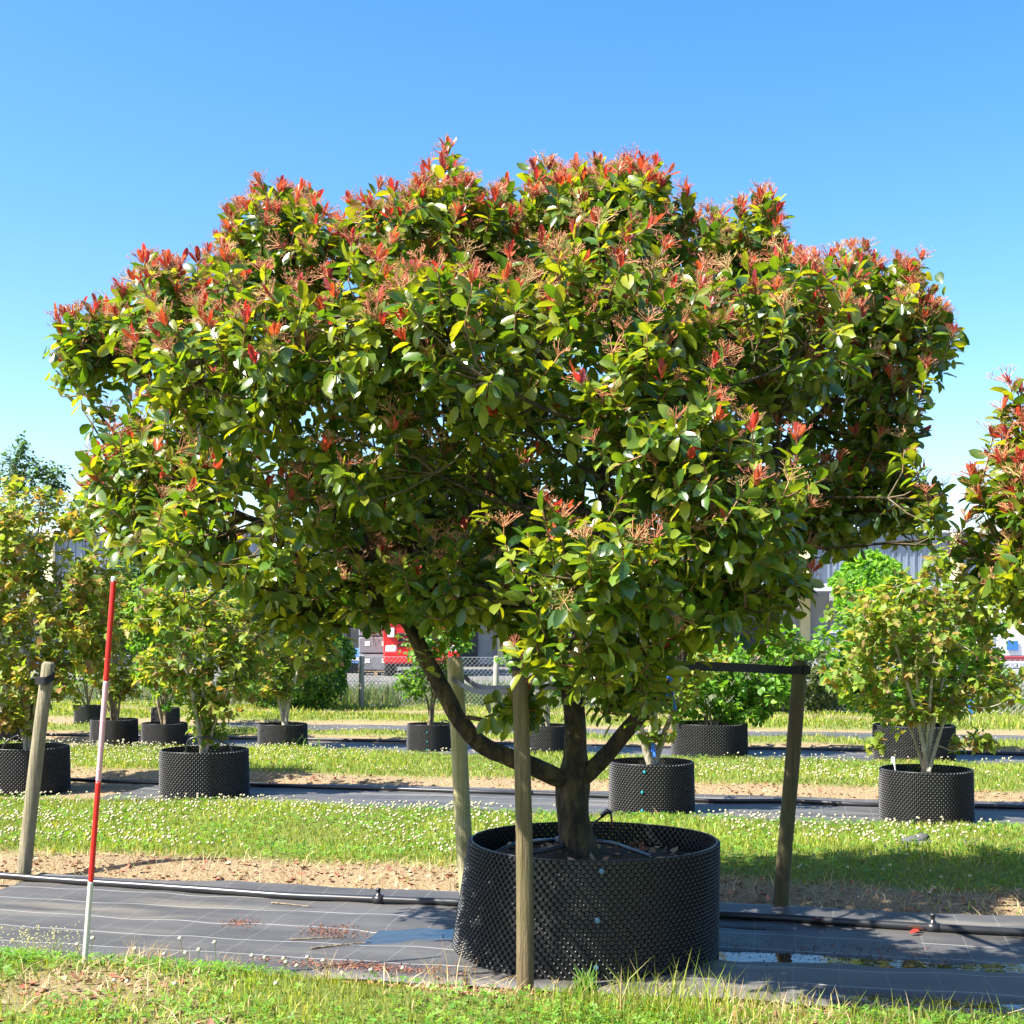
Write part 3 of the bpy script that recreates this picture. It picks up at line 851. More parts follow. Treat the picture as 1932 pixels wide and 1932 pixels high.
def leaf_objects(name, idx, tid, cid, R, pos, size, meshes, parent, off, width=None):
    for i in idx:
        o = bpy.data.objects.new(name, meshes[(int(tid[i]), int(cid[i]))]); COL.objects.link(o); o.parent = parent
        Mx = Matrix(R[i].tolist()).to_4x4(); s = float(size[i])
        o.matrix_local = Matrix.Translation(Vector((pos[i] - off).tolist())) @ Mx @ Matrix.Scale(s, 4)

def tmesh(name, tv, tt, col, mat):
    return mesh_np(name, tv, tt, mat, np.broadcast_to(col, (len(tv), 3)))

def photinia(root, off, limbs, lobes, poly, dens, rg, top_line, nleafobj, nyoung, nflower, extra_tips=(), thin=(), nsec=170, lim=(0, 1932), nleaf=11):
    Pp, Nn = sample_lobes(lobes, dens, rg, poly, fill=(.50, 1.16), keep_in=.22, thin=thin)
    up = np.array([0, 0, 1.0])
    axes = nrm(.65 * Nn + .55 * up + rg.normal(0, .30, Nn.shape))
    if len(extra_tips):
        E = np.array([P(*e[:3]) for e in extra_tips]); Pp = np.concatenate([Pp, E])
        axes = np.concatenate([axes, nrm(np.stack([rg.normal(0, .25, len(E)), rg.normal(0, .2, len(E)), np.ones(len(E))], 1))])
    pp = proj(Pp); tl = np.interp(pp[:, 0], *top_line)
    depth = (pp[:, 1] - tl)
    # --- green leaves
    lp, ld, ln, ls = shoots_to_leaves(Pp, axes, nleaf, .084, rg, .32, .115, (28, 98))
    # twin shoots a little further in fill the crown
    inn = rg.random(len(Pp)) < .38
    p2 = Pp[inn] - axes[inn] * .12 + rg.normal(0, .06, (inn.sum(), 3))
    q = shoots_to_leaves(p2, nrm(axes[inn] + rg.normal(0, .5, (inn.sum(), 3))), 7, .078, rg, .40, .12)
    lp, ld, ln, ls = [np.concatenate(z) for z in zip((lp, ld, ln, ls), q)]
    R = frame(ld, ln); n = len(lp)
    tid = rg.integers(0, 3, n); cid = rg.choice(len(GREEN_PAL), n, p=GREEN_W)
    # --- young red leaves at the upper tips
    pr = np.clip(1.15 - depth / 360.0, .28, 1.0) * np.clip(.35 + axes[:, 2], 0, 1); pr = np.where(pp[:, 1] > 1000, pr * .35, pr + np.where((pp[:, 0] < 800) & (axes[:, 2] > .2), .22, .0))
    red = (rg.random(len(Pp)) < pr)
    if len(extra_tips): red[-len(extra_tips):] = np.where(pp[-len(extra_tips):, 1] - tl[-len(extra_tips):] < 140, True, red[-len(extra_tips):])
    rp, rd, rn, rs = shoots_to_leaves(Pp[red] + axes[red] * .05, nrm(axes[red] + up * .8), 5, .066, rg, -.18, .03, (8, 42))
    RR = frame(rd, rn); rt = rg.integers(0, 3, len(rp)); rc = rg.integers(0, len(RED_PAL), len(rp))
    k = rg.random(len(rp)) < .8; rp, RR, rt, rc, rs = rp[k], RR[k], rt[k], rc[k], rs[k] * rg.uniform(.7, 1.1, k.sum())
    # --- flower clusters
    pf = np.clip(1.15 - depth / 800.0, .40, 1.0) * np.clip(.45 + axes[:, 2], 0, 1); pf = np.where(pp[:, 1] > 1120, .14, pf + np.where((pp[:, 0] < 800) & (axes[:, 2] > .2), .2, .0))
    fl = rg.random(len(Pp)) < pf
    fl = np.concatenate([np.flatnonzero(fl), np.flatnonzero((rg.random(len(Pp)) < pf * .8) & (depth < 330))])
    fp = Pp[fl] + axes[fl] * .015; fd = nrm(axes[fl] + up * .5 + rg.normal(0, .38, (len(fl), 3))); FR = frame(fd, rg.normal(0, 1, fd.shape)); fs = rg.uniform(.055, .095, len(fl))
    ft = rg.integers(0, 5, len(fp)); fc = rg.integers(0, 4, len(fp))
    # objects for the pieces that show largest
    gi = pick_front(lp + ld * (ls * .5)[:, None], R, ls, nleafobj, 26, lim)
    ri = pick_front(rp, RR, rs, nyoung, 20, lim); fi = pick_front(fp, FR, fs, nflower, 24, lim)
    gm = {(a, c): tmesh("leaf", *LEAF_T[a], GREEN_PAL[c], M_LEAF) for a in range(3) for c in range(len(GREEN_PAL))}
    rm = {(a, c): tmesh("young_leaf", *YOUNG_T[a], RED_PAL[c], M_RED) for a in range(3) for c in range(len(RED_PAL))}
    fm = {(a, c): tmesh("flower_cluster", *FLOWER_T[a], FLOWER_COL[c], M_TWIG) for a in range(5) for c in range(4)}
    leaf_objects("leaf", gi, tid, cid, R, lp, ls, gm, root, off)
    leaf_objects("young_leaf", ri, rt, rc, RR, rp, rs, rm, root, off)
    leaf_objects("flower_cluster", fi, ft, fc, FR, fp, fs, fm, root, off)
    b = Batch(); rest = np.setdiff1d(np.arange(n), gi)
    for a in range(3):
        s = rest[tid[rest] == a]
        b.add(*inst(*LEAF_T[a], R[s], lp[s] - off, np.stack([ls[s] * rg.uniform(.85, 1.2, len(s)), ls[s], ls[s]], 1), GREEN_PAL[cid[s]] * rg.uniform(.8, 1.25, (len(s), 1))))
    tag(link("foliage", b.mesh("foliage", M_LEAF), root), kind="stuff")
    b = Batch(); rest = np.setdiff1d(np.arange(len(rp)), ri)
    for a in range(3):
        s = rest[rt[rest] == a]; b.add(*inst(*YOUNG_T[a], RR[s], rp[s] - off, rs[s], RED_PAL[rc[s]] * rg.uniform(.8, 1.2, (len(s), 1))))
    tag(link("young_foliage", b.mesh("young_foliage", M_RED), root), "bright red young leaves at the shoot tips", kind="stuff")
    b = Batch(); rest = np.setdiff1d(np.arange(len(fp)), fi)
    for a in range(5):
        s = rest[ft[rest] == a]; b.add(*inst(*FLOWER_T[a], FR[s], fp[s] - off, fs[s], FLOWER_COL[fc[s]] * rg.uniform(.8, 1.2, (len(s), 1))))
    tag(link("flower_head", b.mesh("flower_head", M_TWIG), root), "pinkish brown branched flower stalks", kind="stuff")
    # --- wood
    sec, rsec, tw, rtw = connect(limbs, Pp - axes * .12, rg, nsec, .014, .0046)
    V, F = tubes(sec - off, rsec, 6); link("branch_network", mesh_np("branch_network", V, F, M_BARK), root)["kind"] = "stuff"
    V, F = tubes(tw - off, rtw, 4)
    V2, F2 = tubes(np.stack([Pp - axes * .12, Pp + axes * .03], 1) - off, np.broadcast_to(np.array([.0038, .0026]), (len(Pp), 2)), 3)
    F2t = F2 + len(V)
    b_c = np.concatenate([np.broadcast_to([.10, .075, .04], (len(V), 3)), np.broadcast_to([.20, .10, .05], (len(V2), 3))])
    link("twig_network", mesh_np("twig_network", np.concatenate([V, V2]), np.concatenate([F, F2t]), M_TWIG, b_c), root)["kind"] = "stuff"
    return n

# ------------------------------------------------------------------ the large photinia
TREE = P(1092, 1614, 6.42); TREE[2] = .44
tree = empty("photinia_tree", TREE, "large umbrella shaped evergreen tree with red shoot tips in the biggest black pot", "tree")
def LB(*a):  # px, py, Y, radius
    a = np.array(a, float); return np.array([P(*q[:3]) for q in a]), a[:, 3]
LIMBS = {
 "trunk": LB((1094, 1640, 6.42, .125), (1090, 1605, 6.42, .098), (1083, 1560, 6.42, .082), (1080, 1515, 6.42, .080), (1082, 1475, 6.43, .082), (1086, 1420, 6.45, .056), (1083, 1340, 6.5, .050), (1070, 1280, 6.5, .045)),
 "l1": LB((1085, 1482, 6.43, .052), (1045, 1464, 6.38, .049), (1000, 1443, 6.33, .045), (950, 1425, 6.3, .043), (900, 1398, 6.25, .042), (862, 1352, 6.2, .041), (835, 1300, 6.2, .039), (803, 1240, 6.2, .037), (772, 1180, 6.22, .035), (722, 1095, 6.3, .031), (690, 1030, 6.3, .027), (640, 930, 6.2, .021), (530, 800, 6.15, .016), (410, 700, 6.1, .011)),
 "l2": LB((1082, 1480, 6.43, .048), (1112, 1458, 6.42, .044), (1155, 1412, 6.4, .040), (1205, 1352, 6.4, .037), (1248, 1318, 6.42, .034), (1278, 1262, 6.5, .032), (1302, 1160, 6.55, .029), (1322, 1050, 6.6, .026), (1400, 900, 6.8, .022), (1540, 790, 7.0, .017), (1640, 650, 6.9, .011)),
 "l3": LB((1070, 1280, 6.5, .045), (1020, 1170, 6.55, .038), (935, 1040, 6.65, .034), (885, 950, 6.7, .031), (868, 860, 6.7, .027), (850, 760, 6.7, .022), (790, 600, 6.6, .015), (740, 470, 6.5, .009)),
 "l4": LB((1070, 1280, 6.5, .042), (1110, 1130, 6.7, .034), (1135, 950, 6.9, .029), (1165, 740, 7.0, .024), (1180, 600, 6.95, .018), (1190, 470, 6.8, .010)),
 "l5": LB((1075, 1300, 6.5, .034), (1100, 1180, 5.95, .028), (1140, 1040, 5.45, .024), (1210, 900, 5.15, .018), (1270, 780, 5.1, .010)),
 "l6": LB((772, 1180, 6.22, .026), (785, 1060, 6.5, .025), (792, 920, 6.6, .023), (755, 810, 6.6, .020), (640, 660, 6.5, .014), (520, 500, 6.5, .009)),
 "l7": LB((702, 1055, 6.3, .024), (610, 1015, 6.2, .020), (490, 985, 6.15, .016), (340, 920, 6.2, .010)),
 "l8": LB((1302, 1160, 6.55, .022), (1400, 1080, 5.8, .018), (1460, 1010, 5.4, .012)),
 "l9": LB((885, 950, 6.7, .024), (960, 830, 6.8, .021), (1010, 700, 6.9, .017), (1040, 520, 6.7, .010)),
 "l10": LB((1400, 900, 6.8, .018), (1430, 740, 6.7, .015), (1450, 560, 6.6, .010)),
 "l11": LB((868, 860, 6.7, .020), (800, 760, 6.1, .016), (820, 640, 5.6, .010)),
}
for k, (pt, rd) in LIMBS.items():
    if k == "trunk": link("trunk", limb_mesh("trunk", pt, rd, M_BARK, TREE, 36, 14, .055), tree)
    else: link("limb", limb_mesh("limb", pt, rd, M_BARK, TREE, 10, 6, .05), tree)

LOBES = [
 (530, 470, 6.5, 125, 115, .45), (800, 440, 6.4, 160, 130, .5), (1000, 430, 6.6, 150, 110, .5), (1180, 420, 6.5, 170, 120, .5), (1400, 470, 6.6, 100, 110, .4), (1640, 580, 6.8, 130, 110, .45),
 (310, 590, 6.3, 150, 105, .45), (180, 640, 6.4, 85, 70, .3), (1745, 610, 6.9, 65, 80, .3),
 (470, 690, 5.45, 190, 150, .45, .72), (700, 640, 5.25, 170, 150, .4, .75), (900, 640, 5.15, 190, 160, .4, .8), (1160, 600, 5.3, 180, 140, .4), (1450, 640, 5.6, 170, 130, .4),
 (1240, 780, 4.95, 170, 140, .35), (1350, 960, 4.92, 170, 150, .35), (1130, 1060, 4.88, 180, 110, .35), (1120, 1235, 5.35, 165, 75, .35, .75), (1180, 1300, 5.9, 85, 30, .2), (985, 1325, 5.85, 55, 45, .15),
 (300, 920, 6.25, 140, 130, .45), (450, 1000, 5.55, 190, 120, .4, .65), (580, 1110, 6.4, 140, 85, .4), (700, 880, 5.4, 150, 100, .3, .6),
 (1660, 780, 7.0, 95, 150, .4), (1570, 960, 7.0, 140, 90, .4), (1690, 930, 7.0, 90, 70, .3), (1440, 1090, 5.2, 130, 70, .3, .6), (1300, 1150, 5.15, 120, 65, .3, .6), (860, 1090, 5.6, 120, 80, .3), (720, 1120, 6.1, 80, 60, .25),
 (880, 600, 7.15, 360, 210, .5, .5), (1300, 650, 7.25, 330, 220, .5, .6), (520, 800, 7.1, 270, 220, .5, .6), (1060, 900, 7.2, 280, 170, .4, 1.0), (890, 860, 5.7, 120, 80, .25, .45), (1450, 860, 7.2, 170, 150, .4, .7), (820, 1000, 6.9, 190, 110, .4, 1.0), (950, 1130, 6.3, 130, 70, .3), (760, 1050, 6.7, 120, 100, .35), (1000, 1010, 5.9, 110, 80, .3, .8),
]
OUT = [(92, 600), (120, 555), (190, 560), (240, 500), (255, 455), (300, 480), (360, 470), (400, 440), (425, 390), (440, 345), (500, 320), (570, 325), (600, 395), (640, 395), (700, 320), (745, 330), (800, 320), (840, 250), (885, 330), (930, 335), (1010, 295), (1110, 290), (1230, 270), (1290, 335), (1345, 380), (1400, 365), (1475, 340), (1480, 440), (1540, 480), (1600, 450), (1630, 430), (1670, 475), (1755, 470), (1770, 550), (1812, 570), (1800, 650), (1768, 720), (1750, 800), (1758, 850), (1770, 890), (1808, 920), (1765, 965), (1725, 990), (1690, 1060), (1610, 1085), (1590, 1120), (1540, 1150), (1470, 1165), (1400, 1200), (1300, 1235), (1278, 1285), (1262, 1335), (1180, 1325), (1110, 1310), (1040, 1325), (1000, 1375), (945, 1350), (900, 1280), (870, 1240), (800, 1190), (745, 1150), (700, 1180), (630, 1200), (520, 1235), (470, 1190), (400, 1150), (320, 1120), (270, 1070), (200, 1020), (165, 950), (140, 870), (180, 820), (240, 790), (160, 740), (105, 650)]
TOPL = (np.array([90, 120, 255, 430, 500, 570, 620, 710, 840, 890, 1010, 1230, 1345, 1475, 1540, 1630, 1755, 1812]), np.array([600, 555, 455, 360, 325, 330, 400, 322, 280, 335, 298, 275, 380, 345, 480, 435, 475, 575]))
tips = [(100, 595, 6.35), (125, 590, 6.3), (205, 590, 6.3), (258, 490, 6.3), (330, 505, 6.35), (440, 375, 6.5), (480, 360, 6.5), (520, 350, 6.5), (570, 355, 6.5), (655, 415, 6.4), (705, 345, 6.45), (760, 360, 6.4), (842, 285, 6.4), (835, 310, 6.4), (868, 345, 6.4),
        (955, 350, 6.6), (1020, 320, 6.55), (1065, 335, 6.5), (1120, 325, 6.5), (1150, 320, 6.5), (1185, 315, 6.5), (1225, 300, 6.5), (1260, 355, 6.5), (1300, 365, 6.5), (1365, 395, 6.6), (1400, 390, 6.6), (1440, 370, 6.6), (1465, 365, 6.6),
        (1545, 505, 6.7), (1565, 490, 6.8), (1620, 460, 6.8), (1640, 465, 6.8), (1655, 480, 6.8), (1705, 495, 6.8), (1735, 500, 6.85), (1770, 590, 6.9), (1800, 590, 6.9), (170, 850, 6.3), (160, 885, 6.3), (1780, 925, 7.2)]
rt_ = np.random.default_rng(77)
for i in range(len(OUT) - 1):           # loose shoots just inside the outline give it an uneven edge
    (x0, y0), (x1, y1) = OUT[i], OUT[i + 1]
    for f in np.arange(.1, 1, 26.0 / max(26.0, math.hypot(x1 - x0, y1 - y0))):
        x, y = x0 + (x1 - x0) * f, y0 + (y1 - y0) * f
        if y < 960 and rt_.random() < .55:
            k = rt_.uniform(-.012, .05); tips.append((x + (960 - x) * k, y + (850 - y) * k + 10, 6.5 + rt_.normal(0, .18)))
OUT = [(960 + (x - 960) * .977, y + (34 if y < 700 else 0)) for x, y in OUT]; tips = [(960 + (x - 960) * .985, y + (24 if i < 40 else 30), z) for i, (x, y, z) in enumerate(tips)]
photinia(tree, TREE, list(LIMBS.values()), LOBES, OUT, 60, np.random.default_rng(3), TOPL, 300, 280, 280, tips,
         thin=((870, 880, 120, 80, .15), (1150, 660, 80, 80, .45), (1480, 860, 120, 100, .30), (1400, 640, 60, 40, .4)))

# neighbouring photinia of the same row at the frame's edge
T2B = np.array([3.95, 5.55, .44])
tree2 = empty("photinia_tree", T2B, "red tipped evergreen tree in the same row, only its outer leaves in view", "tree")
def WL(*a): a = np.array(a, float); return a[:, :3], a[:, 3]
LIMBS2 = {"trunk": WL((3.95, 5.55, .40, .11), (3.94, 5.55, .6, .085), (3.95, 5.55, .85, .08), (3.97, 5.6, 1.2, .05)),
 "a": WL((3.94, 5.55, .8, .05), (3.6, 5.5, 1.0, .042), (3.2, 5.5, 1.35, .03), (2.7, 5.5, 1.7, .018)), "b": WL((3.96, 5.55, .82, .05), (4.3, 5.6, 1.05, .04), (4.8, 5.7, 1.7, .02)),
 "c": WL((3.97, 5.6, 1.15, .045), (3.8, 5.7, 1.7, .03), (3.6, 5.7, 2.4, .015))}
for k, (pt, rd) in LIMBS2.items():
    link("trunk" if k == "trunk" else "limb", limb_mesh("limb", pt, rd, M_BARK, T2B, 10, 6, .05), tree2)
LOBES2 = [(1985, 960, 5.5, 165, 150, .4), (2080, 860, 5.5, 160, 130, .45), (1960, 1080, 5.4, 120, 95, .35), (2150, 1010, 5.3, 200, 170, .45), (2450, 800, 5.5, 300, 220, .7, .5), (2700, 950, 5.6, 260, 220, .7, .4), (2350, 1080, 5.0, 240, 120, .4, .5), (2400, 900, 6.6, 350, 260, .6, .3)]
OUT2 = [(1905, 715), (1885, 770), (1862, 830), (1850, 900), (1822, 905), (1840, 960), (1800, 1000), (1808, 1060), (1820, 1110), (1850, 1160), (1880, 1180), (1935, 1195), (2100, 1230), (2700, 1260), (3000, 1000), (2900, 600), (2500, 480), (2100, 560), (1950, 690)]
TOPL2 = (np.array([1800, 1850, 1905, 1960, 2100, 2500, 2900]), np.array([990, 880, 715, 690, 570, 500, 620]))
photinia(tree2, T2B, list(LIMBS2.values()), LOBES2, OUT2, 58, np.random.default_rng(8), TOPL2, 90, 70, 50, [(1908, 740, 5.5), (1890, 790, 5.5), (1840, 915, 5.5), (1870, 840, 5.5), (1815, 1000, 5.5), (1920, 760, 5.5), (1850, 930, 5.5)], nsec=60)
# ------------------------------------------------------------------ air-pruning pots
def nub_template(n=8):
    """hollow cone of one cell: x along the wall, y up, z outwards; unit cell -.5...5"""
    if n == 8:
        base = [(-.5, -.5), (0, -.5), (.5, -.5), (.5, 0), (.5, .5), (0, .5), (-.5, .5), (-.5, 0)]
    else:
        base = [(-.5, -.5), (.5, -.5), (.5, .5), (-.5, .5)]
    V = [[x, y, 0] for x, y in base]
    off = math.atan2(-.5, -.5)
    RG = ((.47, .26), (.44, .56), (.30, .84), (.09, .95))
    for r, z in RG:
        for i in range(n):
            t = off + 2 * math.pi * i / n; V.append([r * math.cos(t), r * math.sin(t), z])
    F = []
    for j in range(len(RG)):
        for i in range(n):
            k = (i + 1) % n; F.append([j * n + i, j * n + k, (j + 1) * n + k, (j + 1) * n + i])
    return np.array(V), np.array(F)

def pot_wall(rad, cen, h, ncol, nrow, n=8, omit=None, deform=None):
    """returns flat cells (V,F), nubs (V,F) and the list of omitted nubs (pos, theta)"""
    nc = 2 * ncol; cw = 1.0
    th = np.linspace(0, 2 * np.pi, nc + 1); zz = np.linspace(0, h, nrow + 1)
    def S(c, r, out=0.0):
        t = 2 * np.pi * c / nc; z = r * h / nrow; f = z / h
        R = rad(f, t) + out; cx, cy = cen(f)
        return np.stack([cx + R * np.cos(t), cy + R * np.sin(t), z + 0 * t], -1)
    rr, cc = np.meshgrid(np.arange(nrow), np.arange(nc), indexing='ij'); even = ((rr + cc) % 2 == 0)
    r0, c0 = rr[~even].astype(float), cc[~even].astype(float)
    V = np.stack([S(c0, r0), S(c0 + 1, r0), S(c0 + 1, r0 + 1), S(c0, r0 + 1)], 1).reshape(-1, 3); F = np.arange(len(V)).reshape(-1, 4)
    tv, tf = nub_template(n); r1, c1 = rr[even].astype(float), cc[even].astype(float)
    hp = h / nrow * .95
    skip = np.zeros(len(r1), bool)
    if omit is not None: skip = omit(c1 + .5, r1 + .5)
    keep = ~skip
    NV = np.stack([S(c1[keep] + .5 + v[0], r1[keep] + .5 + v[1], v[2] * hp) for v in tv], 1).reshape(-1, 3)
    NF = (tf[None] + (np.arange(keep.sum()) * len(tv))[:, None, None]).reshape(-1, 4)
    om = [(S(c + .5, r + .5), S(c + 1.0, r + .5) - S(c, r + .5), S(c + .5, r + 1.0) - S(c + .5, r)) for c, r in zip(c1[skip], r1[skip])]
    return (V, F), (NV, NF), om, S

def soil_mesh(R, z, cx, cy, seed, mound=.03):
    r = np.random.default_rng(seed); V = [[cx, cy, z + mound]]; F = []; n = 28
    for j, f in enumerate((.25, .5, .75, 1.0)):
        for i in range(n):
            t = 2 * math.pi * i / n; V.append([cx + R * f * math.cos(t), cy + R * f * math.sin(t), z + mound * (1 - f) + r.uniform(-.006, .006)])
    for i in range(n): F.append((0, 1 + i, 1 + (i + 1) % n))
    for i in range(n):      # side of the root ball
        t = 2 * math.pi * i / n; V.append([cx * .4 + R * math.cos(t), cy + R * math.sin(t), .01])
    for j in range(4):
        for i in range(n):
            a, b = 1 + j * n + i, 1 + j * n + (i + 1) % n; F.append((a, a + n, b + n, b))
    return MB().add(V, F)

def rim_tube(S, nrow, nc, rad=.006):
    p = np.stack([S(np.array(float(c)), float(nrow)) for c in range(0, nc, 2)] + [S(np.array(0.0), float(nrow)), S(np.array(2.0), float(nrow))])
    V, F = tubes(p[None], np.full((1, len(p)), rad), 6)
    return V, F

def ribbon(pts, hgt, thick, name, mat, parent=None, off=(0, 0, 0)):
    p = smooth_path(np.array(pts, float), 6); t = np.gradient(p, axis=0); t[:, 2] *= .3; t = nrm(t)
    s = nrm(np.cross(t, np.array([0, 0, 1.0]))); u = np.array([0, 0, 1.0]); V = []
    for a, b in ((-1, -1), (1, -1), (1, 1), (-1, 1)): V.append(p + s * a * thick / 2 + u * b * hgt / 2)
    V = np.stack(V, 1).reshape(-1, 3) - np.array(off); n = len(p); F = []
    for i in range(n - 1):
        for k in range(4): F.append((i * 4 + k, i * 4 + (k + 1) % 4, i * 4 + 4 + (k + 1) % 4, i * 4 + 4 + k))
    F += [(0, 1, 2, 3), ((n - 1) * 4 + 3, (n - 1) * 4 + 2, (n - 1) * 4 + 1, (n - 1) * 4)]
    return MB().add(V, F).build(name, mat, parent)

# ---- the big pot
PC = P(1101, 1789, 6.45); PC[2] = fab_z(PC[0], PC[1]) - .012
pot = empty("tree_pot", PC, "largest black studded plastic pot, with grey buttons, holding the big red tipped tree", "pot")
POT_H = .53
def prad(f, t): return (.632 - .038 * f) * (1 + .012 * np.sin(3 * t + .8) + .006 * np.sin(5 * t))
def pcen(f): return (.046 * f, 0.0)
NCOL, NROW = 112, 29
def omit(c, r):   # the studs that show largest: middle of the side facing the viewer
    t = 2 * np.pi * c / (2 * NCOL); d = (t - np.radians(266) + np.pi) % (2 * np.pi) - np.pi
    return (np.abs(d) < np.radians(40.5)) & (r > 3) & (r < 27)
(WV, WF), (NV, NF), OM, S_ = pot_wall(prad, pcen, POT_H, NCOL, NROW, 8, omit)
wall = link("pot_wall", mesh_np("pot_wall", WV, WF, M_POT), pot)
tag(link("stud_field", mesh_np("stud_field", NV, NF, M_POT), wall), kind="stuff")
tv, tf = nub_template(8)
stud_me = mesh_np("stud", tv, tf, M_POT)
for p, dx, dy in OM[:300]:
    lx, ly = np.linalg.norm(dx), np.linalg.norm(dy); ex = dx / lx; ez = nrm(np.cross(dx, dy)); ey = np.cross(ez, ex)
    o = link("stud", stud_me, wall)
    o.matrix_local = Matrix.Translation(Vector(p.tolist())) @ Matrix(np.stack([ex * lx, ey * ly, ez * (POT_H / NROW * .95)], 1).tolist()).to_4x4()
if len(OM) > 300:
    bb = [(S) for S in OM[300:]]; Vx = []; 
    for p, dx, dy in bb:
        ez = nrm(np.cross(dx, dy)); Vx.append(p + tv[:, :1] * dx + tv[:, 1:2] * dy + tv[:, 2:3] * ez * (POT_H / NROW * .95))
    Vx = np.concatenate(Vx); Fx = (tf[None] + (np.arange(len(bb)) * len(tv))[:, None, None]).reshape(-1, 4)
    tag(link("stud_field", mesh_np("stud_field", Vx, Fx, M_POT), wall), kind="stuff")
V, F = rim_tube(S_, NROW, 2 * NCOL, .0045); link("rim", mesh_np("rim", V, F, M_POT), pot)
soil_mesh(.575, .425, .03, 0, 4, .05).build("soil", M_SOIL, pot, True)
for (px, py) in ((1125, 1643), (1125, 1735), (1129, 1822)):
    # button on the facing side: intersect the pixel ray with the wall radius
    q = P(px, py, 5.84); a = math.atan2(q[1] - PC[1], q[0] - PC[0] - .02); f = np.clip((q[2] - PC[2]) / POT_H, .04, .97)
    R = float(prad(f, a)) + .014; cx = pcen(f)[0]
    b = MB(); b.lathe([(.0001, .013), (.010, .013), (.0118, .011), (.0118, -.012)], 14, axis=1)
    b.box((0, .0135, 0), (.016, .003, .003))
    o = b.build("fastener", M_BUTTON, pot); o.location = (cx + R * math.cos(a), R * math.sin(a), f * POT_H); o.rotation_euler = (0, 0, a - math.pi / 2)

# dry leaves lying on the soil of the big pot
rgp = np.random.default_rng(14); n = 150; a = rgp.uniform(0, 6.28, n); r = .57 * np.sqrt(rgp.uniform(.06, 1, n))
lp_ = np.stack([r * np.cos(a) + .03, r * np.sin(a), .43 + .05 * (1 - r / .6) + rgp.uniform(0, .01, n)], 1) + PC
bt = Batch(); bt.add(*inst(quad_v, quad_t, rotz(n, rgp, .4), lp_, rgp.uniform(.02, .055, n), LITTER[rgp.integers(0, 6, n)] * rgp.uniform(.6, 1.2, (n, 1))))
tag(link("leaf_litter", bt.mesh("leaf_litter", M_LITTER)), "fallen brown leaves on the soil inside the largest pot", "leaf litter", None, "stuff")

# drip hose and dripper in the big pot
def hose(pts, r, name, label, mat=M_PIPE, cat="hose", n=8, k=8):
    p = smooth_path(np.array(pts, float), k); o0 = p[0].copy()
    root = empty(name, o0, label, cat)
    MB().tube(p - o0, r, n).build("pipe", mat, root, True)
    return root, o0
zs = PC[2] + .47
h_, o0 = hose([P(930, 1612, 6.15), P(975, 1592, 6.3), P(1030, 1586, 6.6), P(1085, 1585, 6.7), P(1150, 1590, 6.6), P(1190, 1603, 6.35), P(1232, 1618, 6.12)], .011, "drip_hose", "thin black drip hose lying across the soil of the largest pot")
h2_, o2 = hose([P(1000, 1610, 6.2), P(1040, 1602, 6.3), P(1068, 1594, 6.36)], .011, "drip_hose", "short black hose piece left of the trunk in the largest pot")
MB().tube([P(1048, 1584, 6.62) - o0, P(1060, 1583, 6.62) - o0], .017, 8).build("connector", M_GREYSTRAP, h_, True)
dr = empty("dripper_spike", P(1132, 1588, 6.72), "black dripper on an angled riser behind the trunk in the largest pot", "dripper"); o2 = P(1132, 1588, 6.72)
MB().tube([P(1112, 1580, 6.72) - o2, P(1120, 1553, 6.72) - o2, P(1140, 1538, 6.72) - o2], .006, 6).build("riser", M_PIPE, dr, True)
MB().tube([P(1134, 1540, 6.72) - o2, P(1146, 1530, 6.72) - o2, P(1154, 1534, 6.72) - o2], [.010, .014, .012], 8).build("head", M_PIPE, dr, True)
MB().tube([P(1152, 1533, 6.72) - o2, P(1156, 1560, 6.72) - o2], .006, 6).build("spout", simple("rusty_brown_plastic", (.14, .06, .04), .6), dr, True)

# ---- pots of the rows behind: one pattern, scaled
def small_pot_meshes():
    rad = lambda f, t: .39 * (1 - .02 * f) * (1 + .010 * np.sin(3 * t + 1))
    (WV, WF), (NV, NF), _, S = pot_wall(rad, lambda f: (0, 0), .41, 70, 23, 8)
    V, F = rim_tube(S, 23, 140, .004)
    so = soil_mesh(.368, .345, 0, 0, 9, .03).mesh("soil", M_SOIL, True)
    fb = MB().lathe([(.0001, .008), (.009, .008), (.012, .004), (.012, -.012)], 10, axis=1).mesh("fastener", M_TEAL)
    return mesh_np("pot_wall", WV, WF, M_POT), mesh_np("stud_field", NV, NF, M_POT), mesh_np("rim", V, F, M_POT), so, fb
SPM = small_pot_meshes()
def small_pot(cx, base_y, width_px, height_px, label, teal=(), rz=0.0):
    """pot whose front foot stands at image row base_y"""
    Yf = FPX * CAM_H / (base_y - HORY); Yc = Yf * (1 + width_px / 2 / FPX); c = P(cx, base_y, Yc)
    k = int(np.argmin([abs(xy2uv(c[0], c[1])[1] - (a + b) / 2) for a, b in FAB]))
    d = width_px / FPX * Yc; h = height_px / FPX * Yc
    z0 = -.01
    root = empty("tree_pot", (c[0], c[1], z0), label, "pot", "black pots in the rows behind", rz)
    root.scale = (d / .78, d / .78, h / .41)
    w_ = link("pot_wall", SPM[0], root); tag(link("stud_field", SPM[1], w_), kind="stuff")
    link("rim", SPM[2], root); link("soil", SPM[3], root)
    for (ang, zf) in teal:
        o = link("fastener", SPM[4], root); a = math.radians(ang); o.location = (.403 * math.cos(a), .403 * math.sin(a), zf * .41); o.rotation_euler = (0, 0, a - math.pi / 2)
    return np.array([c[0], c[1], z0 + .36 * h / .41]), Yc

